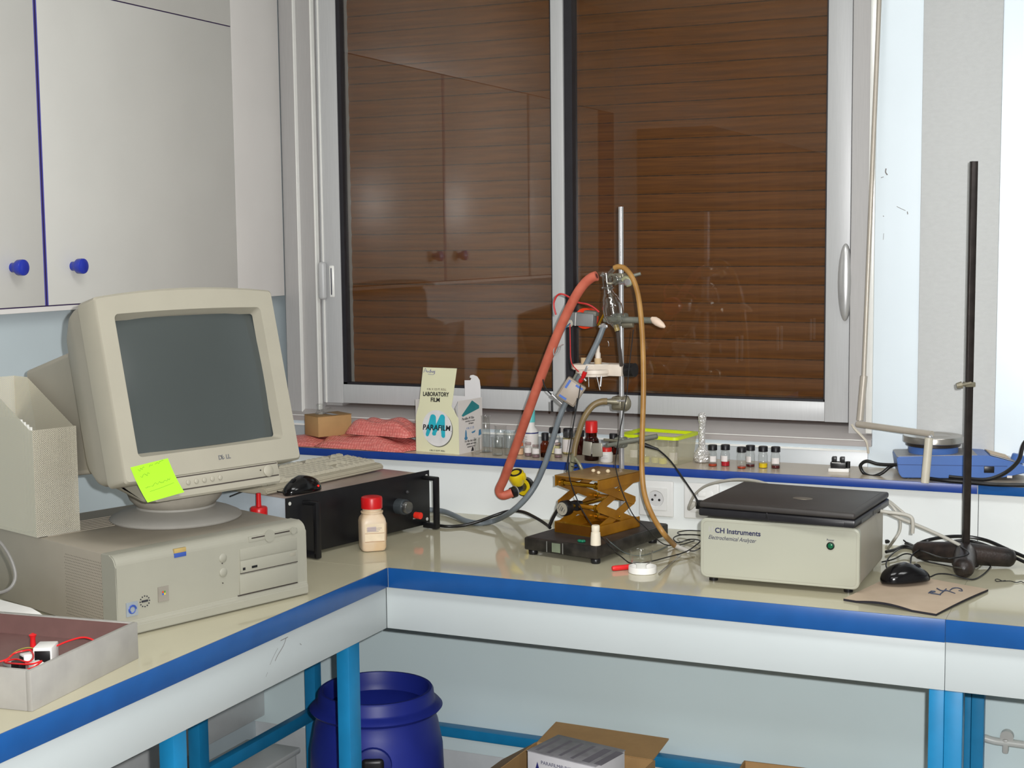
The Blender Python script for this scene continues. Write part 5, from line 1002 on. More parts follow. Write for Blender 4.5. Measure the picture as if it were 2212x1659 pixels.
# ---- tubes
redr = mat('red_rubber', (196, 104, 82), 0.55, var=0.06, scale=24, rgb2=(182, 88, 68))
RT = thing('rubber_tube', 'thick red rubber tube arching from the glass bulb down to the yellow gas tap', 'tube', (0.0116, 0.6000, 0.9782))
rp_ = [(0.3602, 0.4300, 1.5682), (0.3444, 0.4300, 1.5625), (0.3216, 0.4320, 1.5431), (0.2939, 0.4360, 1.5039), (0.2491, 0.4500, 1.4264), (0.1995, 0.4700, 1.3279), (0.1514, 0.4900, 1.2268), (0.0906, 0.5300, 1.1101), (0.0468, 0.5600, 1.0293), (0.0246, 0.5750, 0.9956), (0.0249, 0.5800, 0.9810), (0.0357, 0.5830, 0.9774), (0.0558, 0.5900, 0.9850)]
obj('tube_wall', MB().tube(rp_, .0122, 14, 6), redr, RT, world=True)
obj('tube_bore', MB().cyl(V(rp_[0]) + (V(rp_[0]) - V(rp_[1])).normalized() * .0004, V(rp_[0]) + (V(rp_[1]) - V(rp_[0])).normalized() * .003, .0062, n=14), mat('bore_dark', (90, 34, 26), 0.7), RT, world=True)
GT = thing('gas_tap', 'black wall gas tap with two yellow knobs below the shelf', 'tap', (0.0456, 0.6783, 0.9803))
yel = mat('tap_yellow', (228, 200, 20), 0.4, var=0.03); tb_ = mat('tap_black', (26, 25, 28), 0.35)
pw = V((0.0567, 0.6783, 0.9886)); kc = V((0.0590, 0.6200, 0.9955))
obj('wall_flange', MB().cyl(pw, pw + V((0, -.016, 0)), .026, n=32), tb_, GT, world=True); obj('yellow_cap', MB().cyl(pw + V((0, -.016, 0)), pw + V((-.001, -.0195, 0)), .0225, n=32), yel, GT, world=True)
obj('tap_body', MB().cyl(pw + V((0, -.012, 0)), kc, .012, n=20).cyl(kc + V((.004, 0, 0)), V((0.0536, 0.5920, 0.9846)), .0125, n=20), tb_, GT, world=True)
obj('hose_collar', MB().cyl(V((0.0595, 0.6000, 0.9862)), V((0.0526, 0.5910, 0.9834)), .0150, n=20), tb_, GT, world=True); obj('collar_clip', MB().cyl(V((0.0600, 0.6020, 0.9871)), V((0.0589, 0.6000, 0.9867)), .0157, n=20), chrome, GT, world=True)
ka, kb = V((0.0613, 0.6180, 1.0035)), V((0.0597, 0.5980, 1.0443))
obj('knob', MB().lathe([(0, 0), (.014, 0), (.0165, .003), (.0215, .022), (.0225, .034), (.0205, .038), (0, .038)], 32, T(*ka) @ (kb - ka).to_track_quat('Z', 'Y').to_matrix().to_4x4()), yel, GT, world=True)
obj('knob_grip', MB().box((.019, -.006, .018), (.0275, .006, .036), .002, mx=T(*ka) @ (kb - ka).to_track_quat('Z', 'Y').to_matrix().to_4x4()), yel, GT, world=True)
obj('knob_ring', MB().lathe([(.0185, .0382), (.0185, .0388), (.0115, .0388), (.0115, .0382)], 32, T(*ka) @ (kb - ka).to_track_quat('Z', 'Y').to_matrix().to_4x4()), tb_, GT, world=True)
tan = mat('amber_rubber_tube', (170, 128, 70), 0.4, var=0.06, scale=20, rgb2=(150, 108, 52), spec=0.5)
YT = thing('rubber_tube', 'long tan rubber tube arching over the rod and down to the worktop', 'tube', (0.5550, 0.4632, 0.9000))
obj('tube_wall', MB().tube([(0.3916, 0.4700, 1.5866), (0.4032, 0.4680, 1.5900), (0.4212, 0.4650, 1.5854), (0.4439, 0.4550, 1.5630), (0.4598, 0.4500, 1.5225), (0.4715, 0.4400, 1.4621), (0.4795, 0.4300, 1.3838), (0.4839, 0.4200, 1.2830), (0.4836, 0.4100, 1.1707), (0.4869, 0.4000, 1.0926), (0.4973, 0.3900, 1.0379), (0.5240, 0.3700, 0.9921), (0.5601, 0.3450, 0.9565)] + [(0.5565, 0.4435, 0.9075)], .0066, 12, 6), tan, YT, world=True)
obj('tube_connector', MB().cyl((0.5565, 0.4435, 0.9075), (0.6013, 0.4053, 0.9060), .0058, .0048, 14), mat('connector_white', (214, 212, 206), 0.4), YT, world=True)
greyt = mat('grey_tubing', (112, 120, 126), 0.42, var=0.04)
tag(obj('grey_hose', MB().tube([(0.3524, 0.4950, 1.4381), (0.3405, 0.4900, 1.4056), (0.3147, 0.4850, 1.3530), (0.2825, 0.4800, 1.2940), (0.2577, 0.4750, 1.2465), (0.2391, 0.4700, 1.1991), (0.2195, 0.4700, 1.1389), (0.1999, 0.4700, 1.0842), (0.1762, 0.4700, 1.0349), (0.1503, 0.4600, 0.9952), (0.1063, 0.4700, 0.9579)] + [(0.0173, 0.5617, 0.9120), (-0.0156, 0.5298, 0.9080), (-0.0644, 0.5456, 0.9080), (-0.1267, 0.6013, 0.9090), (-0.1821, 0.6407, 0.9100), (-0.2232, 0.6361, 0.9120)], .0074, 12, 6), greyt), 'grey hose running from the clamp down and along the worktop to the rack unit', 'hose')
brn = mat('brown_rubber_hose', (122, 104, 72), 0.4, var=0.06, scale=20)
tag(obj('curved_hose', MB().tube([(0.3682, 0.4800, 1.2534), (0.3528, 0.4750, 1.2522), (0.3342, 0.4650, 1.2421), (0.3155, 0.4550, 1.2133), (0.3023, 0.4500, 1.1748), (0.2941, 0.4450, 1.1399), (0.2926, 0.4420, 1.1167)], lambda t: .0085 - .0015 * t, 12, 6), brn), 'brown rubber hose curving down from the cast clamp to the left', 'hose')
GA = thing('glass_adapter', 'greyish glass tube adapter with wire at the end of the brown hose', 'glassware', (0.2925, 0.4420, 1.0991))
obj('adapter_wall', MB().tube([(0.2926, 0.4420, 1.1226), (0.2883, 0.4400, 1.0992), (0.2843, 0.4400, 1.0754), (0.2880, 0.4400, 1.0615)], .0065, 12, 4, cap=False), mat('smoked_adapter', (120, 118, 96), 0.2, var=0.1), GA, world=True)
obj('adapter_branch', MB().tube([(0.2901, 0.4420, 1.1166), (0.3057, 0.4400, 1.1001), (0.3131, 0.4400, 1.0864), (0.3213, 0.4380, 1.0731)], .0042, 10, 4), mat('smoked_adapter', (120, 118, 96), 0.2, var=0.1), GA, world=True)
obj('wire_winding', MB().tube([V((0.2925, 0.4420, 1.1085)) + V((.009 * math.cos(a), .009 * math.sin(a), -.0016 * a)) for a in [i * .7 for i in range(24)]], .0012, 6, 2), dk, GA, world=True)
# ---- switch box with blue tape on the grey hose
SB = thing('switch_box', 'small grey plastic box with blue tape strips hanging tilted on the grey hose', 'box', (0.2783, 0.4620, 1.2768))
SR = M.Rotation(R(18), 4, 'Z') @ M.Rotation(R(33), 4, 'Y')
gbx = mat('box_grey', (150, 138, 124), 0.45, var=0.03); bt = mat('blue_tape', (60, 100, 180), 0.5)
obj('box_body', MB().box((-.027, -.012, -.030), (.027, .014, .030), .004, mx=SR), gbx, SB); obj('box_lid', MB().box((-.023, -.0155, -.026), (.023, -.011, .026), .003, mx=SR), mat('box_lid_taupe', (164, 152, 140), 0.45, var=0.03), SB)
for a, b_ in (((-.021, .012), (-.013, .025)), ((.004, .016), (.020, .024)), ((-.022, -.022), (-.004, -.015))):
    pass
obj('tape_strip', MB().box((-.0205, -.0162, .002), (-.0145, -.0154, .025), mx=SR), bt, SB); obj('tape_strip', MB().box((.001, -.0162, .019), (.021, -.0154, .0245), mx=SR), bt, SB); obj('tape_strip', MB().box((-.021, -.0162, -.0245), (.000, -.0154, -.019), mx=SR), bt, SB)
obj('terminal', MB().cyl((-.012, 0, .030), (-.013, -.002, .046), .0035), zinc2, SB).matrix_local = SR
def banana(label, a, b, ra=.0038):
    t = thing('banana_plug', label, 'plug', a); obj('pin', MB().cyl(a, b, ra, ra * .8, 12), chrome, t, world=True); return t
banana('chrome banana plug sticking out of the lower left of the grey box', (0.2281, 0.4550, 1.2676), (0.2557, 0.4550, 1.2450))
banana('short chrome pin at the upper right corner of the grey box', (0.3063, 0.4550, 1.3203), (0.3211, 0.4550, 1.3056), .003)
def clip(label, a, b):
    t = thing('alligator_clip', label, 'clip', a); d = V(b) - V(a); q = T(*a) @ d.to_track_quat('Z', 'Y').to_matrix().to_4x4(); L_ = d.length
    obj('clip_boot', MB().lathe([(0, 0), (.0035, 0), (.0058, L_ * .35), (.0058, L_), (0, L_)], 14, q), red_c, t, world=True); obj('clip_jaw', MB().box((-.002, -.003, L_), (.002, .003, L_ + .016), .001, mx=q), chrome, t, world=True); return t
clip('red alligator clip hanging at the left lower edge of the white holder', (0.3123, 0.4520, 1.3114), (0.3199, 0.4520, 1.3290))
clip('red alligator clip behind the left end of the white holder', (0.3051, 0.5000, 1.3410), (0.3090, 0.5000, 1.3528))
clip('small red clip at the right corner of the grey box', (0.3037, 0.4550, 1.3016), (0.3099, 0.4550, 1.3099))
sc_ = MB().tube([(0.2373, 0.4500, 1.3679), (0.2362, 0.4500, 1.3808), (0.2439, 0.4500, 1.4007), (0.2503, 0.4500, 1.4148)], .0016, 6, 4).tube([(0.2403, 0.4520, 1.3690), (0.2504, 0.4520, 1.3797), (0.2543, 0.4520, 1.3903)], .0016, 6, 4).tube([(0.2476, 0.4500, 1.3892), (0.2627, 0.4500, 1.3964)], .0016, 6, 2)
tag(obj('spring_clip', sc_, chrome), 'bent steel spring clip beside the red rubber tube', 'clip')
tag(obj('plug_lead', MB().cyl((0.2280, 0.4550, 1.2535), (0.2284, 0.4550, 1.2240), .0028, n=10), dk), 'short black plug body hanging left of the grey box', 'plug')
# ---- wires
rw = mat('red_wire_insulation', (190, 40, 40), 0.45)
def wire(name, label, pts, r, m, cat='wire', k=6): return tag(obj(name, MB().tube(pts, r, 7, k), m), label, cat)
wire('red_wire', 'thick red wire looping left above the grey taped block', [(0.3433, 0.4900, 1.4765), (0.3304, 0.4850, 1.4882), (0.3150, 0.4800, 1.4964), (0.2971, 0.4750, 1.5000), (0.2842, 0.4700, 1.5047), (0.2713, 0.4650, 1.5153), (0.2546, 0.4600, 1.5223), (0.2420, 0.4600, 1.5176), (0.2343, 0.4600, 1.5025), (0.2342, 0.4600, 1.4885), (0.2391, 0.4600, 1.4700)], .0024, rw)
wire('red_wire', 'thin dark red wire running down from the white plug end', [(0.2725, 0.4700, 1.4465), (0.2734, 0.4700, 1.3999), (0.2744, 0.4700, 1.3591), (0.2825, 0.4650, 1.3421), (0.3002, 0.4580, 1.3280)], .0014, rw)
wire('blue_wire', 'thin blue wire leaving the white plug end behind the rubber tube', [(0.2738, 0.4700, 1.4489), (0.2620, 0.4680, 1.4372), (0.2526, 0.4660, 1.4208)], .0016, mat('blue_wire_insulation', (50, 110, 150), 0.45))
bw_ = mat('black_wire_insulation', (24, 24, 26), 0.45, var=0.1)
wire('black_wire', 'black lead from the grey box passing before the jack to the glass cup', [(0.3061, 0.4550, 1.2947), (0.3042, 0.4500, 1.2741), (0.2997, 0.4450, 1.2395), (0.2979, 0.4300, 1.2062), (0.3021, 0.4000, 1.1636), (0.3104, 0.3600, 1.1233), (0.3286, 0.3200, 1.0845), (0.3463, 0.3050, 1.0517), (0.3648, 0.3000, 1.0164), (0.3880, 0.2950, 0.9850)] + [(0.4217, 0.2620, 0.9654), (0.4734, 0.2100, 0.9463)] + [(0.4776, 0.2840, 0.9040), (0.5163, 0.2398, 0.9030), (0.5467, 0.2675, 0.9030), (0.5716, 0.3309, 0.9030), (0.5873, 0.3755, 0.9030)], .0014, bw_)
wire('black_wire', 'second black lead beside the first, hanging left of the brown hose', [(0.2991, 0.4500, 1.2623), (0.2959, 0.4450, 1.2277), (0.2928, 0.4300, 1.1827), (0.2943, 0.4100, 1.1445), (0.2906, 0.4000, 1.1050), (0.2867, 0.4000, 1.0816)], .0013, bw_)
wire('black_wire', 'thin black lead falling along the steel rod to the base and worktop', [(0.4337, 0.4900, 1.4338), (0.4287, 0.4900, 1.3899), (0.4231, 0.4850, 1.3324), (0.4198, 0.4800, 1.2749), (0.4104, 0.4750, 1.2171), (0.4010, 0.4700, 1.1591), (0.3971, 0.4600, 1.1137), (0.4261, 0.3800, 1.1037), (0.4487, 0.3500, 1.0642), (0.4692, 0.3450, 1.0211), (0.4897, 0.3400, 0.9917), (0.5199, 0.3300, 0.9709)] + [(0.5249, 0.4204, 0.9200), (0.5418, 0.4411, 0.9080), (0.5595, 0.4791, 0.9030), (0.5768, 0.5396, 0.9030)], .0013, bw_)
wire('grey_wire', 'thin greyish lead crossing the black base to the glass cup', [(0.4338, 0.2923, 0.9460), (0.4647, 0.2464, 0.9450)] + [(0.4769, 0.3092, 0.9100), (0.5087, 0.3283, 0.9030), (0.5283, 0.3919, 0.9030), (0.5380, 0.4716, 0.9040), (0.5627, 0.5463, 0.9030)], .0012, mat('grey_lead', (90, 100, 100), 0.45))
wire('black_wire', 'black lead from the grey box left terminal hanging behind the rubber tube', [(0.1968, 0.4700, 1.3100), (0.2038, 0.4620, 1.2933), (0.2143, 0.4580, 1.2786), (0.2277, 0.4560, 1.2675)], .0018, bw_)
tag(obj('power_cable', MB().tube([(-0.1286, 0.4824, 0.9050), (-0.0836, 0.4725, 0.9050), (-0.0489, 0.4993, 0.9050)] + [(-0.0109, 0.5200, 0.9151), (0.0229, 0.5500, 0.9283), (0.0592, 0.5600, 0.9402), (0.1128, 0.5300, 0.9466), (0.1737, 0.4800, 0.9425), (0.2162, 0.4400, 0.9371), (0.2368, 0.4150, 0.9349)], .0042, 10, 6).tube([(0.2322, 0.4200, 0.9360), (0.2342, 0.4400, 0.9539), (0.2360, 0.4700, 0.9726), (0.2368, 0.5000, 0.9916)], .0045, 8, 4), bc), 'black cable running from the rack unit along the worktop to the jack', 'cable')
tag(obj('signal_cable', MB().tube([(0.4637, 0.5000, 1.1442), (0.4790, 0.5050, 1.1396), (0.4922, 0.5200, 1.1288), (0.5161, 0.5400, 1.0991), (0.5493, 0.5500, 1.0501), (0.5750, 0.5450, 1.0172), (0.5969, 0.5200, 0.9971)], .0022, 8, 6).cyl((0.4588, 0.5000, 1.1451), (0.4919, 0.5100, 1.1337), .0058, .003, 12), bw_), 'black cable with thick plug leading from the lowest clamp to behind the laptop', 'cable')
# ---- dish with small cup, red rod and pipettes on the worktop
DS = thing('shallow_dish', 'white round shallow dish lying on the worktop under the small glass cup', 'dish', (0.5645, 0.1755, 0.9000))
obj('lid_wall', MB().lathe([(0, .0012), (.029, .0012), (.029, .015), (.0315, .015), (.0320, .0135), (.0325, .001), (.031, 0), (0, 0)], 48), mat('lid_white', (230, 228, 224), 0.4, var=0.01), DS)
CU = thing('glass_cup', 'small clear footed glass cup standing in the white dish', 'glassware', V((0.5645, 0.1755, 0.9000)) + V((-.004, .003, .0014)))
obj('cup_wall', MB().lathe([(0, 0), (.0135, 0), (.0140, .002), (.0115, .010), (.0125, .016), (.0225, .021), (.0255, .026), (.0262, .044), (.0275, .047), (.0262, .0475), (.0248, .045), (.0240, .027), (.0215, .023), (0, .0205)], 40), clear, CU, smooth=60)
tag(obj('red_rod', MB().lathe([(0, 0), (.0045, .0005), (.0058, .003), (.0062, .010), (.0062, .055), (.005, .058), (0, .058)], 20, T(*(0.4964, 0.1592, 0.9064)) @ (V((0.5408, 0.2021, 0.9064)) - V((0.4964, 0.1592, 0.9064))).to_track_quat('Z', 'Y').to_matrix().to_4x4()), mat('red_handle', (220, 40, 42), 0.4)), 'short red plastic handle lying left of the white dish', 'handle')
def pip(label, a, b, r): tag(obj('glass_pipette', MB().cyl(a, b, r, r * .8, 12), thin_glass('pipette_glass', (.86, .84, .78), 1.6)), label, 'pipette')
pip('clear glass pipette lying behind the white dish, the farther of two', (0.5785, 0.2334, 0.9040), (0.6327, 0.3553, 0.9040), .003)
pip('clear glass pipette lying behind the white dish, the nearer of two', (0.6109, 0.1554, 0.9040), (0.5975, 0.3580, 0.9040), .003)
wire('black_wire', 'loops of thin black wire on the worktop left of the instrument box', [(0.5863, 0.3640, 0.9030), (0.6057, 0.3872, 0.9100), (0.6194, 0.3990, 0.9200), (0.6268, 0.4203, 0.9300), (0.5850, 0.4733, 0.9200), (0.5559, 0.4717, 0.9100), (0.5282, 0.5212, 0.9100), (0.5406, 0.5588, 0.9120), (0.5969, 0.5324, 0.9200)], .0015, bw_)
wire('black_wire', 'upper loop of thin black wire left of the instrument box', [(0.5830, 0.5831, 0.9200), (0.5358, 0.6138, 0.9120), (0.5139, 0.6010, 0.9080), (0.5344, 0.5669, 0.9100), (0.5720, 0.5552, 0.9150), (0.6023, 0.5222, 0.9200)], .0015, bw_)
wire('black_wire', 'black wire joining the tan tube connector to the instrument box', [(0.5970, 0.4192, 0.9040), (0.6131, 0.4198, 0.9040), (0.6277, 0.4254, 0.9120)], .0015, bw_)

# ================================================================ right side of the bench
BXM = mat('instrument_cream', (172, 172, 157), 0.38, var=0.012, scale=10, bump=0.03, bscale=700)
IX, IY, IW, ID, IH = 0.7135, 0.1325, 0.3475, 0.300, 0.132
IN = thing('instrument_box', 'cream electrochemical analyzer box with rounded front, under the laptop', 'instrument', (IX, IY, 0.9000), 0)
zz = .012
obj('case', MB().box((.003, .014, zz + .001), (IW - .003, ID, zz + IH - .001), .010, 3, only=1), mat('instrument_case_beige', (168, 161, 146), 0.45, var=0.015, scale=10), IN)
bz = MB(); loft(bz, [(.016, rrect(0, IW, zz, zz + IH, .014)), (.002, rrect(0, IW, zz, zz + IH, .014)), (0, rrect(.002, IW - .002, zz + .002, zz + IH - .002, .013))]); obj('front_bezel', bz, BXM, IN)
ol_ = MB(); o1, o2 = rrect(.006, IW - .006, zz + .006, zz + IH - .006, .010), rrect(.0068, IW - .0068, zz + .0068, zz + IH - .0068, .0095); n = len(o1)
ol_.add([(p[0], -.0003, p[1]) for p in o1] + [(p[0], -.0003, p[1]) for p in o2], [(j, (j + 1) % n, n + (j + 1) % n, n + j) for j in range(n)]); obj('border_line', ol_, mat('border_grey', (164, 160, 146), 0.5), IN, smooth=0)
navy = mat('print_navy', (44, 46, 78), 0.5)
z_t = zz + IH
text('logo_title', 'CH Instruments', .0158, navy, IN, T(.033, -.0003, z_t - .0305) @ M.Rotation(R(.6), 4, 'Y') @ FRONT, off=.0004, xs=.99)
text('logo_subtitle', 'Electrochemical Analyzer', .0130, navy, IN, T(.018, -.0003, z_t - .0455) @ M.Rotation(R(.8), 4, 'Y') @ FRONT, shear=.35, xs=.80)
hb = MB()
for a, b_ in (((.019, -.030), (.0215, -.018)), ((.0265, -.030), (.029, -.018)), ((.0215, -.0252), (.0265, -.0228))): hb.box((a[0], -.0004, z_t + a[1]), (b_[0], .001, z_t + b_[1]))
obj('logo_emblem', hb, mat('emblem_pale', (176, 174, 168), 0.5), IN)
text('power_lettering', 'Power', .0062, navy, IN, T(.278, -.0003, z_t - .0305) @ FRONT)
obj('power_lamp', MB().lathe([(.0085, 0), (.0085, .002), (.0068, .003), (.0066, .0015), (0, .0022)], 24, T(.2865, 0, z_t - .041) @ M.Rotation(R(90), 4, 'X')), mat('lamp_rim', (30, 32, 30), 0.4), IN)
obj('lamp_lens', MB().sphere((.2865, -.0015, z_t - .041), .0062, 16, 10, (1, .35, 1)), mat('lamp_green', (20, 96, 62), 0.2), IN)
for x in (.022, IW - .028):
    for y in (.03, ID - .03): obj('foot', MB().cyl((x, y, 0), (x, y, zz + .002), .010, n=16), dk, IN)
for z in (.045, .022): obj('side_screw', MB().cyl((IW - .0035, .02, zz + z), (IW - .0022, .02, zz + z), .003, n=10), dk, IN)
# laptop
LP = thing('laptop', 'closed black laptop with oval silver emblem lying on the instrument box', 'laptop', (0.7075, 0.1370, 0.9000 + zz + IH + .0005), R(-4.2))
lw_, ld_ = .3480, .2950; lap = mat('laptop_black', (58, 54, 52), 0.5, var=0.06, scale=30); lapd = mat('laptop_edge', (36, 35, 38), 0.35, var=0.08)
obj('base', MB().box((0, 0, .003), (lw_, ld_, .0205), .004, 2), lapd, LP)
obj('lid', MB().box((.0005, .0005, .0212), (lw_ - .0005, ld_, .0350), .005, 3), lap, LP)
obj('lid_inset', MB().box((.014, .014, .0345), (lw_ - .014, ld_ - .014, .0354), .0004), lap, LP)
obj('emblem', MB().lathe([(.0225, .0352), (.0215, .0362), (0, .0365)], 32, T(.197, .128, 0) @ M.Diagonal((1, .62, 1, 1))), mat('emblem_pewter', (120, 112, 100), 0.4, metal=0.5), LP)
obj('bay_door', MB().box((.160, -.0008, .005), (.325, .002, .016), .0006), lapd, LP); obj('latch', MB().box((.155, -.0014, .010), (.158, .001, .022), .0005), dk, LP)
obj('side_ports', MB().box((lw_ - .002, .05, .006), (lw_ + .0006, .12, .014)).box((lw_ - .002, .15, .006), (lw_ + .0006, .22, .016)), dk, LP)
for x in (.03, lw_ - .03):
    for y in (.03, ld_ - .03): obj('foot', MB().cyl((x, y, 0), (x, y, .004), .006, n=12), dk, LP)
wc = mat('pale_grey_cable', (176, 173, 164), 0.45, var=0.03)
tag(obj('network_cable', MB().tube([(0.5405, 0.6550, 0.9714), (0.5361, 0.6450, 0.9644), (0.5329, 0.6350, 0.9635), (0.5388, 0.6200, 0.9761), (0.5583, 0.6000, 1.0071), (0.5885, 0.5800, 1.0335), (0.6307, 0.5500, 1.0525), (0.6798, 0.5300, 1.0654), (0.7257, 0.5100, 1.0700), (0.7652, 0.4900, 1.0686), (0.7871, 0.4700, 1.0629)], .0035, 8, 6).box(V((0.5365, 0.6640, 0.9733)) - V((.007, .012, .006)), V((0.5365, 0.6640, 0.9733)) + V((.007, .010, .006)), .001), wc), 'pale network cable from the wall data socket to behind the laptop', 'cable')
tag(obj('data_cable', MB().tube([(1.0414, 0.4200, 1.0657), (1.0569, 0.4400, 1.0569), (1.0732, 0.4500, 1.0411), (1.0870, 0.4500, 1.0237), (1.0946, 0.4500, 1.0026), (1.0929, 0.4500, 0.9809), (1.0817, 0.4500, 0.9606)] + [(1.0489, 0.5624, 0.9150)], .0034, 8, 6), wc), 'pale cable curving down behind the right side of the instrument box', 'cable')
tag(obj('data_cable', MB().tube([(1.0428, 0.4300, 1.0663), (1.0662, 0.4600, 1.0487), (1.0911, 0.4700, 1.0269), (1.1048, 0.4700, 1.0160)], .0034, 8, 6), wc), 'second pale cable leaving the laptop rear, highest on the right', 'cable')
PCb = thing('data_cable', 'pale cable with black plug in the laptop side, its other end hanging free', 'cable', (1.0575, 0.3300, 1.0492))
obj('cable_run', MB().tube([(1.0665, 0.3250, 1.0496), (1.0837, 0.3250, 1.0476), (1.1080, 0.3300, 1.0453), (1.1281, 0.3300, 1.0425), (1.1382, 0.3300, 1.0359), (1.1404, 0.3300, 1.0205), (1.1397, 0.3300, 1.0028)], .0042, 10, 6), wc, PCb, world=True)
obj('plug', MB().cyl((1.0495, 0.3000, 1.0560), (1.0665, 0.3250, 1.0496), .0075, .006, 14), dk, PCb, world=True)
tag(obj('data_cable', MB().tube([(1.0678, 0.4400, 1.0242), (1.0961, 0.4400, 1.0132), (1.1258, 0.4500, 1.0005), (1.1606, 0.4600, 0.9850), (1.1954, 0.4700, 0.9685), (1.2281, 0.4800, 0.9507)], .0040, 10, 6), wc), 'pale cable stretching right from the instrument box to the rusty stand', 'cable')
# mouse pad
PDm = mat('pad_pinkish_beige', (190, 170, 148), 0.75, var=0.04, scale=14, rgb2=(180, 160, 138))
c00, c10, c11, c01 = V((1.0390, 0.0782, 0.9040)), V((1.2338, 0.0219, 0.9040)), V((1.3079, 0.2712, 0.9040)), V((1.1055, 0.3593, 0.9040))
def padz(u, v): return .0050 + .006 * max(0, math.sin((u - .15) * 5.2)) * max(0, 1 - v * 2.2) * (1 if u < .75 else .4) + .004 * max(0, math.sin(v * 3.0)) * max(0, u - .7) * 2
def padp(u, v, dz=0): p = c00.lerp(c10, u).lerp(c01.lerp(c11, u), v); return V((p.x, p.y, 0.9000 + padz(u, v) + dz))
MP = thing('mouse_pad', 'thin pinkish beige mouse pad with pen marks and wavy black edge', 'mouse pad', (c00 + c11) / 2 - V((0, 0, .004)))
nu, nv = 28, 18
vs = [padp(i / nu, j / nv) for j in range(nv + 1) for i in range(nu + 1)]; vb2 = [v - V((0, 0, .0042)) for v in vs]; off = len(vs)
fs = [(j * (nu + 1) + i, j * (nu + 1) + i + 1, (j + 1) * (nu + 1) + i + 1, (j + 1) * (nu + 1) + i) for j in range(nv) for i in range(nu)]
obj('pad_cover', MB().add(vs, fs), PDm, MP, world=True)
ring = [i for i in range(nu + 1)] + [(j) * (nu + 1) + nu for j in range(1, nv + 1)] + [nv * (nu + 1) + i for i in range(nu - 1, -1, -1)] + [j * (nu + 1) for j in range(nv - 1, 0, -1)]
m_ = len(ring); md2 = MB().add(vs + vb2, [(ring[i], ring[(i + 1) % m_], ring[(i + 1) % m_] + off, ring[i] + off) for i in range(m_)] + [tuple(x + off for x in f[::-1]) for f in fs])
md2.v = [tuple(V(v) - V((0, 0, .0004))) for v in md2.v]
obj('pad_foam', md2, mat('pad_black_foam', (30, 28, 36), 0.8), MP, world=True)
pm_ = MB(); penb = mat('navy_marker', (64, 72, 92), 0.6)
for st_ in ([(1.1962, 0.1867, 0.9062), (1.1993, 0.2054, 0.9062), (1.2071, 0.2041, 0.9062), (1.1998, 0.1881, 0.9062), (1.2117, 0.1841, 0.9062), (1.2218, 0.1795, 0.9062)], [(1.2067, 0.2349, 0.9062), (1.2186, 0.2174, 0.9062), (1.2295, 0.2217, 0.9062), (1.2392, 0.2124, 0.9062), (1.2479, 0.2028, 0.9062)], [(1.2343, 0.2280, 0.9062), (1.2377, 0.2471, 0.9062), (1.2462, 0.2549, 0.9062), (1.2559, 0.2454, 0.9062), (1.2588, 0.2289, 0.9062), (1.2520, 0.2306, 0.9062)], [(1.2194, 0.1829, 0.9062), (1.2221, 0.2056, 0.9062), (1.2255, 0.2378, 0.9062)]):
    pm_.tube(st_, .0014, 5, 4)
obj('pen_marks', pm_, penb, MP, world=True)
m2 = mouse('glossy black mouse lying on the beige mouse pad in front of the stand', V((1.1372, 0.2589, 0.9120)), R(-52), gb)
m2.location.z = 0.9000 + .0085
obj('scroll_wheel', MB().cyl((-.0035, .026, .030), (.0035, .026, .030), .009, n=18), dk, m2)
wire('mouse_cable', 'thin black mouse cable curling round the foot of the rusty stand', [(1.1822, 0.3141, 0.9120), (1.1942, 0.3336, 0.9150), (1.2113, 0.3542, 0.9120), (1.2313, 0.3612, 0.9080), (1.2649, 0.3593, 0.9030), (1.2825, 0.4237, 0.9030), (1.2880, 0.5156, 0.9030), (1.2744, 0.5994, 0.9030), (1.2522, 0.5615, 0.9200)], .0017, bw_, 'cable')
# cast tripod stand
rust = mat('rusty_cast_iron', (26, 22, 21), 0.4, var=0.3, scale=36, rgb2=(48, 38, 34), bump=0.3)
TS = thing('tripod_stand', 'dark square-rod stand on a heavy cast iron tripod foot at the right', 'stand', (1.2352, 0.490, 0.9000))
hub = V((1.2352, .490, 0.9000 + .038))
def leg_(name, e, r0, r1, hz0=.033, hz1=.022):
    mb = MB(); a = V((1.2352, .490, 0.9000 + hz0)); b = V(e); b.z = 0.9000 + hz1
    def sect(t): p = a.lerp(b, t); return p
    mb.tube([sect(t / 20) for t in range(21)], lambda t: (r0 + (r1 - r0) * t) * (1 if t < .85 else max(.05, 1 - ((t - .85) / .15) ** 2) ** .5), 16, 1)
    mb.v = [(x, y, 0.9000 + .0005 + max(0, (z - 0.9000)) * .98) for x, y, z in mb.v]
    obj(name, mb, rust, TS, world=True)
leg_('leg', (1.1113, 0.5339, 0.9200), .027, .021); leg_('leg', (1.3420, 0.5275, 0.9200), .027, .021); leg_('leg', (1.2471, 0.3504, 0.9200), .026, .023, .034, .024)
obj('hub', MB().lathe([(0, .005), (.030, .005), (.030, .030), (.022, .048), (.013, .054), (0, .054)], 24, T(1.2352, .490, 0.9000)), rust, TS, world=True)
obj('rod', MB().box((-.0072, -.0072, 0), (.0072, .0072, .876), .0008, mx=T(1.2352, .490, 0.9000 + .045) @ M.Rotation(R(0.05), 4, 'Y') @ M.Rotation(R(28), 4, 'Z')), mat('dark_square_rod', (52, 46, 44), 0.35, metal=0.5, var=0.15, scale=50), TS, world=True)
zc2 = (1.2320, 0.4900, 1.3217)[2]
RC = thing('rod_collar', 'small brass-coloured collar screw gripping the dark square rod', 'collar', (1.2352, .49, zc2))
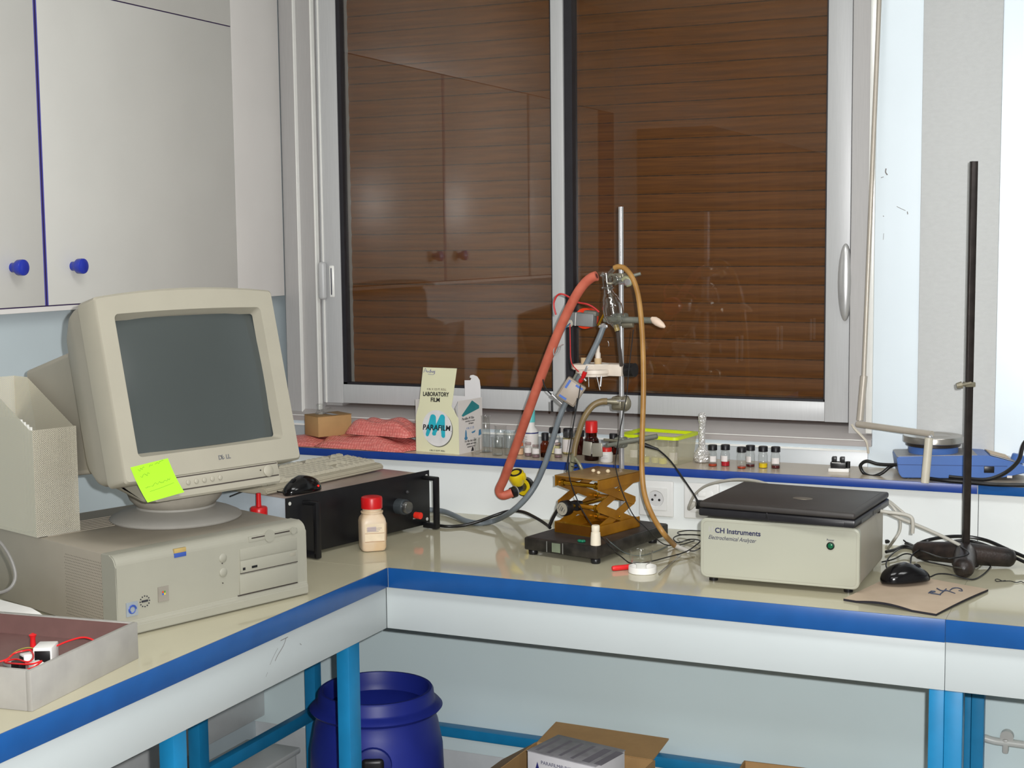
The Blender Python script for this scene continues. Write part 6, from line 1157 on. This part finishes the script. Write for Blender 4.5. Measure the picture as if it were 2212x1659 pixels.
obj('collar_ring', MB().box((-.0115, -.0115, -.0055), (.0115, .0115, .0055), .002, mx=M.Rotation(R(28), 4, 'Z')), zinc, RC); obj('collar_screw', MB().cyl((1.2413, 0.4780, 1.3262), (1.2203, 0.4700, 1.3211), .0036), zinc, RC, world=True)
obj('screw_head', MB().cyl((1.2221, 0.4710, 1.3216), (1.2106, 0.4670, 1.3190), .0085, .0065, 8), zinc, RC, world=True)
# black cables behind the tripod
for lab, pts, r in (('thick black cable arching behind the tripod stand to the right edge', [(1.1064, 0.5878, 0.9200), (1.1394, 0.5414, 0.9450), (1.1769, 0.5757, 0.9500), (1.2214, 0.5987, 0.9500), (1.2686, 0.5970, 0.9450), (1.3185, 0.5615, 0.9350), (1.3766, 0.5307, 0.9200)], .0042),
                    ('second thick black cable under the first behind the tripod stand', [(1.1194, 0.6104, 0.9120), (1.1657, 0.5828, 0.9300), (1.2143, 0.5703, 0.9450), (1.2490, 0.5868, 0.9400), (1.3035, 0.5590, 0.9300), (1.3785, 0.5084, 0.9120)], .0040),
                    ('thin black wire from the instrument box down to the mouse pad', [(1.0264, 0.6821, 0.9300), (1.0424, 0.6943, 0.9300), (1.0584, 0.6860, 0.9200), (1.0751, 0.6726, 0.9100), (1.0966, 0.6546, 0.9060)], .0019),
                    ('black plug cable lying between instrument box and tripod stand', [(1.0256, 0.6755, 0.9080), (1.0459, 0.6953, 0.9080), (1.0699, 0.6851, 0.9060), (1.1111, 0.6309, 0.9050)], .0052),
                    ('black cable low behind the mouse leading to the instrument box', [(1.0441, 0.5662, 0.9060), (1.0590, 0.5944, 0.9060), (1.0751, 0.6514, 0.9050), (1.1202, 0.6057, 0.9040)], .0040),
                    ('thin black wire looping from behind the mouse to the tripod leg', [(1.0813, 0.3696, 0.9040), (1.0706, 0.4083, 0.9120), (1.0716, 0.4643, 0.9200), (1.0843, 0.5567, 0.9200), (1.1360, 0.4939, 0.9300), (1.2076, 0.3400, 0.9500), (1.2489, 0.3621, 0.9550), (1.2536, 0.3802, 0.9600), (1.2276, 0.4583, 0.9550)], .0017),
                    ('thin black wire behind the mouse rising towards the tripod', [(1.0517, 0.4647, 0.9030), (1.0723, 0.4997, 0.9040), (1.0956, 0.5542, 0.9080), (1.1488, 0.4795, 0.9100), (1.1982, 0.4568, 0.9080), (1.2597, 0.2298, 0.9550)], .0017),
                    ('short black wire standing up behind the mouse', [(1.1279, 0.3984, 0.9060), (1.1199, 0.4431, 0.9120), (1.1170, 0.4820, 0.9200), (1.1296, 0.5022, 0.9300)], .0019)):
    tag(obj('black_cable', MB().tube(pts, r, 8, 6), bc), lab, 'cable')
PT = thing('power_strip', 'black power strip half hidden behind the tripod foot', 'power strip', (1.3468, 0.7248, 0.9000), R(-6))
obj('strip_body', MB().box((-.06, .0, 0), (.16, .05, .035), .006, 2), dk, PT)
for x in (.0, .05): obj('strip_outlet', MB().cyl((x, .025, .034), (x, .025, .036), .018, n=20), mat('outlet_dark', (44, 43, 44), 0.5), PT)
wire('twisted_wire', 'thin dark twisted wire lying on the worktop at far right', [(1.3326, 0.3811, 0.9020), (1.3167, 0.3655, 0.9020), (1.3112, 0.3821, 0.9020), (1.3164, 0.3888, 0.9020), (1.3275, 0.3744, 0.9020), (1.3424, 0.3802, 0.9020), (1.3556, 0.3715, 0.9020), (1.3651, 0.3845, 0.9020), (1.3717, 0.3732, 0.9020), (1.3887, 0.3753, 0.9020)], .0009, bw_)
# crank rod of the shutter
CK = thing('shutter_crank', 'pale grey jointed crank rod of the roller shutter hanging right of the window', 'crank', (0.9323, 0.8000, 1.1803))
ckm = mat('crank_grey', (186, 178, 166), 0.35, metal=0.2, var=0.03)
obj('rod', MB().cyl((0.9668, 0.8250, 2.3102), (0.9454, 0.7900, 1.3026), .0058, n=16), ckm, CK, world=True); obj('rod_sleeve', MB().cyl((0.9459, 0.7900, 1.3062), (0.9384, 0.7850, 1.1930), .0092, n=20), ckm, CK, world=True)
obj('pivot', MB().cyl((0.9372, 0.7850, 1.1965), (0.9361, 0.7800, 1.1769), .0045).cyl(V((0.9369, 0.7750, 1.1835)) + V((0, -.006, 0)), V((0.9369, 0.7750, 1.1835)) + V((0, .010, 0)), .005), chrome, CK, world=True)
obj('arm', MB().cyl((0.9346, 0.7750, 1.1846), (1.1354, 0.6400, 1.1844), .0082, n=20), ckm, CK, world=True); obj('grip', MB().cyl((1.1291, 0.6400, 1.1752), (1.1223, 0.6320, 1.0672), .0100, n=24), mat('crank_grip', (200, 194, 178), 0.35, var=0.03), CK, world=True)
obj('pivot', MB().sphere((1.1312, 0.6400, 1.1775), .0068, 14, 10), chrome, CK, world=True)

# ================================================================ under the bench
DR = thing('plastic_drum', 'open blue plastic drum standing under the corner of the bench', 'drum', (-0.2100, 0.300, 0.0))
dbl = mat('drum_blue', (30, 44, 138), 0.45, var=0.05, scale=14)
dp_ = [(0, .002), (.158, .002), (.166, .012), (.172, .10), (.176, .24), (.172, .35), (.160, .415), (.152, .436), (.152, .442), (.166, .447), (.173, .455), (.166, .463), (.156, .467), (.152, .472), (.150, .496), (.146, .502), (.139, .502), (.137, .498), (.137, .470), (.132, .455), (.150, .42), (.160, .34), (.160, .03), (0, .03)]
obj('drum_wall', MB().lathe(dp_, 72), dbl, DR)
hd_ = M.Rotation(R(26), 4, 'Z')
obj('handle_recess', MB().lathe([(0, .004), (.040, .004), (.046, .001), (.048, -.008)], 28, hd_ @ T(0, -.170, .352) @ M.Rotation(R(90), 4, 'X') @ M.Diagonal((1, 1, 1, 1))), mat('drum_blue_recess', (24, 36, 116), 0.45), DR)
obj('latch', MB().box((-.028, -.186, .322), (.028, -.166, .375), .010, 3, mx=hd_), mat('latch_black', (22, 20, 22), 0.35), DR)
obj('latch_bar', MB().box((-.028, -.189, .330), (.028, -.184, .336), .001, mx=hd_), mat('latch_brass', (160, 140, 84), 0.3, metal=0.7), DR)
obj('latch_disc', MB().cyl(hd_ @ V((0, -.168, .282)), hd_ @ V((0, -.188, .282)), .044, n=36), mat('latch_black', (22, 20, 22), 0.35), DR)
# carton boxes on the floor
def openbox(name, label, loc, rz, w_, d_, h, flaps=True):
    t = thing(name, label, 'box', loc, rz); th = .004
    for nm, a, b_ in (('front_wall', (0, 0, 0), (w_, th, h)), ('back_wall', (0, d_ - th, 0), (w_, d_, h)), ('left_wall', (0, th, 0), (th, d_ - th, h)), ('right_wall', (w_ - th, th, 0), (w_, d_ - th, h)), ('floor_panel', (th, th, 0), (w_ - th, d_ - th, th))):
        obj(nm, MB().box(a, b_), card, t)
    return t
OB = openbox('cardboard_box', 'large open cardboard box on the floor holding a dispenser carton', (0.160, 0.170, 0), R(-2), .330, .30, .352)
obj('left_flap', MB().box((-.115, .01, -.002), (0, .29, .002), mx=T(.002, 0, .352) @ M.Rotation(R(-32), 4, 'Y')), card, OB); obj('back_flap', MB().box((0, 0, -.002), (.32, .12, .002), mx=T(.004, .298, .352) @ M.Rotation(R(8), 4, 'X')), card, OB)
DC = thing('dispenser_carton', 'white film dispenser carton with grey printed top, tilted in the cardboard box', 'carton', (0.2450, 0.240, .1240), R(-12))
dw, dd2, dh = .196, .135, .290
obj('carton_body', MB().box((0, 0, 0), (dw, dd2, dh), .002), mat('carton_white', (222, 220, 224), 0.5, var=0.02), DC)
obj('carton_top', MB().box((-.001, -.001, dh), (dw + .001, dd2 + .001, dh + .0025), .0006), mat('carton_top_grey', (170, 168, 174), 0.5, var=0.12, scale=30), DC)
for i in range(6): obj('top_print', MB().box((.014 + i * .034, .012, dh + .0026), (.024 + i * .034 + (.012 if i > 3 else 0), dd2 - .02, dh + .0028)), mat('carton_print_grey', (140, 136, 146), 0.6), DC)
text('carton_title', 'PARAFILM® DISPENSER', .0125, mat('print_slate', (90, 90, 120), 0.6), DC, T(.040, -.0006, dh - .024) @ FRONT, xs=1.02)
vio = mat('carton_violet', (160, 140, 190), 0.5); navy2 = mat('carton_navy', (40, 42, 120), 0.5)
def plate(pts, d, m, nm): obj(nm, MB().add([(a, -d, b) for a, b in pts], [tuple(range(len(pts)))]), m, DC, smooth=0)
plate([(.010, dh - .10), (.205, dh - .10), (.205, dh - .060), (.170, dh - .045), (.060, dh - .040), (.035, dh - .055)], .0006, vio, 'violet_panel')
plate([(.040, dh - .11), (.165, dh - .11), (.150, dh - .078), (.105, dh - .062), (.060, dh - .075)], .0009, navy2, 'navy_shape')
plate([(.022, dh - .046), (.030, dh - .020), (.037, dh - .044), (.029, dh - .040)], .0006, navy2, 'arrow_mark')
obj('side_mark', MB().add([(dw + .0006, .03, dh - .03), (dw + .0006, .05, dh - .035), (dw + .0006, .045, dh - .015)], [(0, 1, 2)]), navy2, DC, smooth=0)
OB2 = openbox('cardboard_box', 'second open cardboard box on the floor farther right under the bench', (0.735, 0.210, 0), R(3), .32, .28, .372)
obj('front_flap', MB().box((0, -.10, -.002), (.31, 0, .002), mx=T(.005, .003, .372) @ M.Rotation(R(28), 4, 'X')), card_d, OB2)
OB3 = openbox('cardboard_box', 'brown cardboard box under the left bench, mostly out of view', (-0.36, -1.04, 0), R(4), .26, .30, .60)
# trunking and white tub by the left wall
tr = MB().box((XL + .001, -1.9, .335), (XL + .060, 0.6783 - .002, .395), .012, 3).box((XL + .001, -1.9, .235), (XL + .045, 0.6783 - .002, .333), .003)
structure('trim_5', tr, mat('white_trunking', (206, 208, 208), 0.3, var=0.02), loc=(0, 0, 0))
TU = thing('white_crate', 'white plastic storage crate with rim under the left bench', 'crate', (-0.812, 0.080, 0), 0)
tm = mat('crate_white', (210, 212, 210), 0.35, var=0.02)
obj('crate_body', MB().box((0, 0, .001), (.175, .50, .185), .012, 3), tm, TU); obj('crate_rim', MB().box((-.006, -.008, .172), (.182, .508, .190), .005), tm, TU)
obj('crate_step', MB().box((.172, .22, .02), (.182, .40, .165), .004), tm, TU)
# hose pipe with clip on the back board, right
HP_ = thing('water_hose', 'translucent grey pipe clipped on the board under the right bench', 'pipe', (1.3201, 0.6600, 0.4471))
ph = mat('milky_pipe', (198, 200, 196), 0.35, var=0.03)
obj('pipe', MB().tube([(1.2175, 0.6650, 0.4665), (1.2504, 0.6630, 0.4506), (1.2677, 0.6630, 0.4460), (1.2934, 0.6630, 0.4414), (1.3199, 0.6630, 0.4415), (1.3589, 0.6630, 0.4411), (1.4503, 0.6630, 0.4388)], .0095, 12, 6), ph, HP_, world=True)
obj('clip', MB().cyl(V((1.3197, 0.6620, 0.4556)) + V((0, -.004, 0)), V((1.3197, 0.6620, 0.4556)) + V((0, .014, 0)), .0155, n=28).box(V((1.3172, 0.6600, 0.4330)) - V((.007, .006, .018)), V((1.3172, 0.6600, 0.4330)) + V((.007, .016, .018)), .004), mat('clip_grey', (186, 186, 182), 0.35), HP_, world=True)
# scuffs: on the left bench's apron and on the bright wall panel
sc_m = mat('scuff_grey', (128, 124, 122), 0.7)
sm = MB()
for pl, w_ in (([(-0.0122, -0.4158, 0.8397), (-0.0122, -0.4269, 0.8259), (-0.0122, -0.4483, 0.8121), (-0.0122, -0.4590, 0.8024)], .0016), ([(-0.0122, -0.4476, 0.8265), (-0.0122, -0.4654, 0.8119), (-0.0122, -0.4778, 0.7998)], .0009), ([(-0.0122, -0.4367, 0.8393), (-0.0122, -0.4088, 0.8399)], .0014), ([(-0.0122, -0.4868, 0.7868), (-0.0122, -0.4939, 0.7792)], .0008), ([(-0.0122, -0.3637, 0.8143), (-0.0122, -0.3584, 0.8099)], .0012)): sm.ribbon(pl, w_, (1, 0, 0), 3)
wp('scuff_mark', sm, sc_m, B3, smooth=0, kind='stuff')
sm = MB()
for pl, w_ in (([(0.9813, 0.8601, 1.8286), (0.9803, 0.8601, 1.8193), (0.9850, 0.8601, 1.8122)], .0030), ([(0.9689, 0.8601, 1.8057), (0.9758, 0.8601, 1.8078)], .0014), ([(1.0092, 0.8601, 1.7326), (1.0184, 0.8601, 1.7277), (1.0311, 0.8601, 1.7217)], .0013), ([(1.0357, 0.8601, 1.7193), (1.0369, 0.8601, 1.7123)], .0022), ([(0.9761, 0.8601, 1.7098), (0.9773, 0.8601, 1.7075)], .0020), ([(0.9779, 0.8601, 1.6653), (0.9769, 0.8601, 1.6489)], .0010), ([(0.9538, 0.8601, 1.7266), (0.9529, 0.8601, 1.7126)], .0010)): sm.ribbon(pl, w_, (0, -1, 0), 3)
o = obj('scuff_mark', sm, sc_m, bpy.data.objects['wall_back'], smooth=0, kind='stuff', world=True)
SC.cycles.transparent_max_bounces = 40
SC.cycles.use_denoising = True
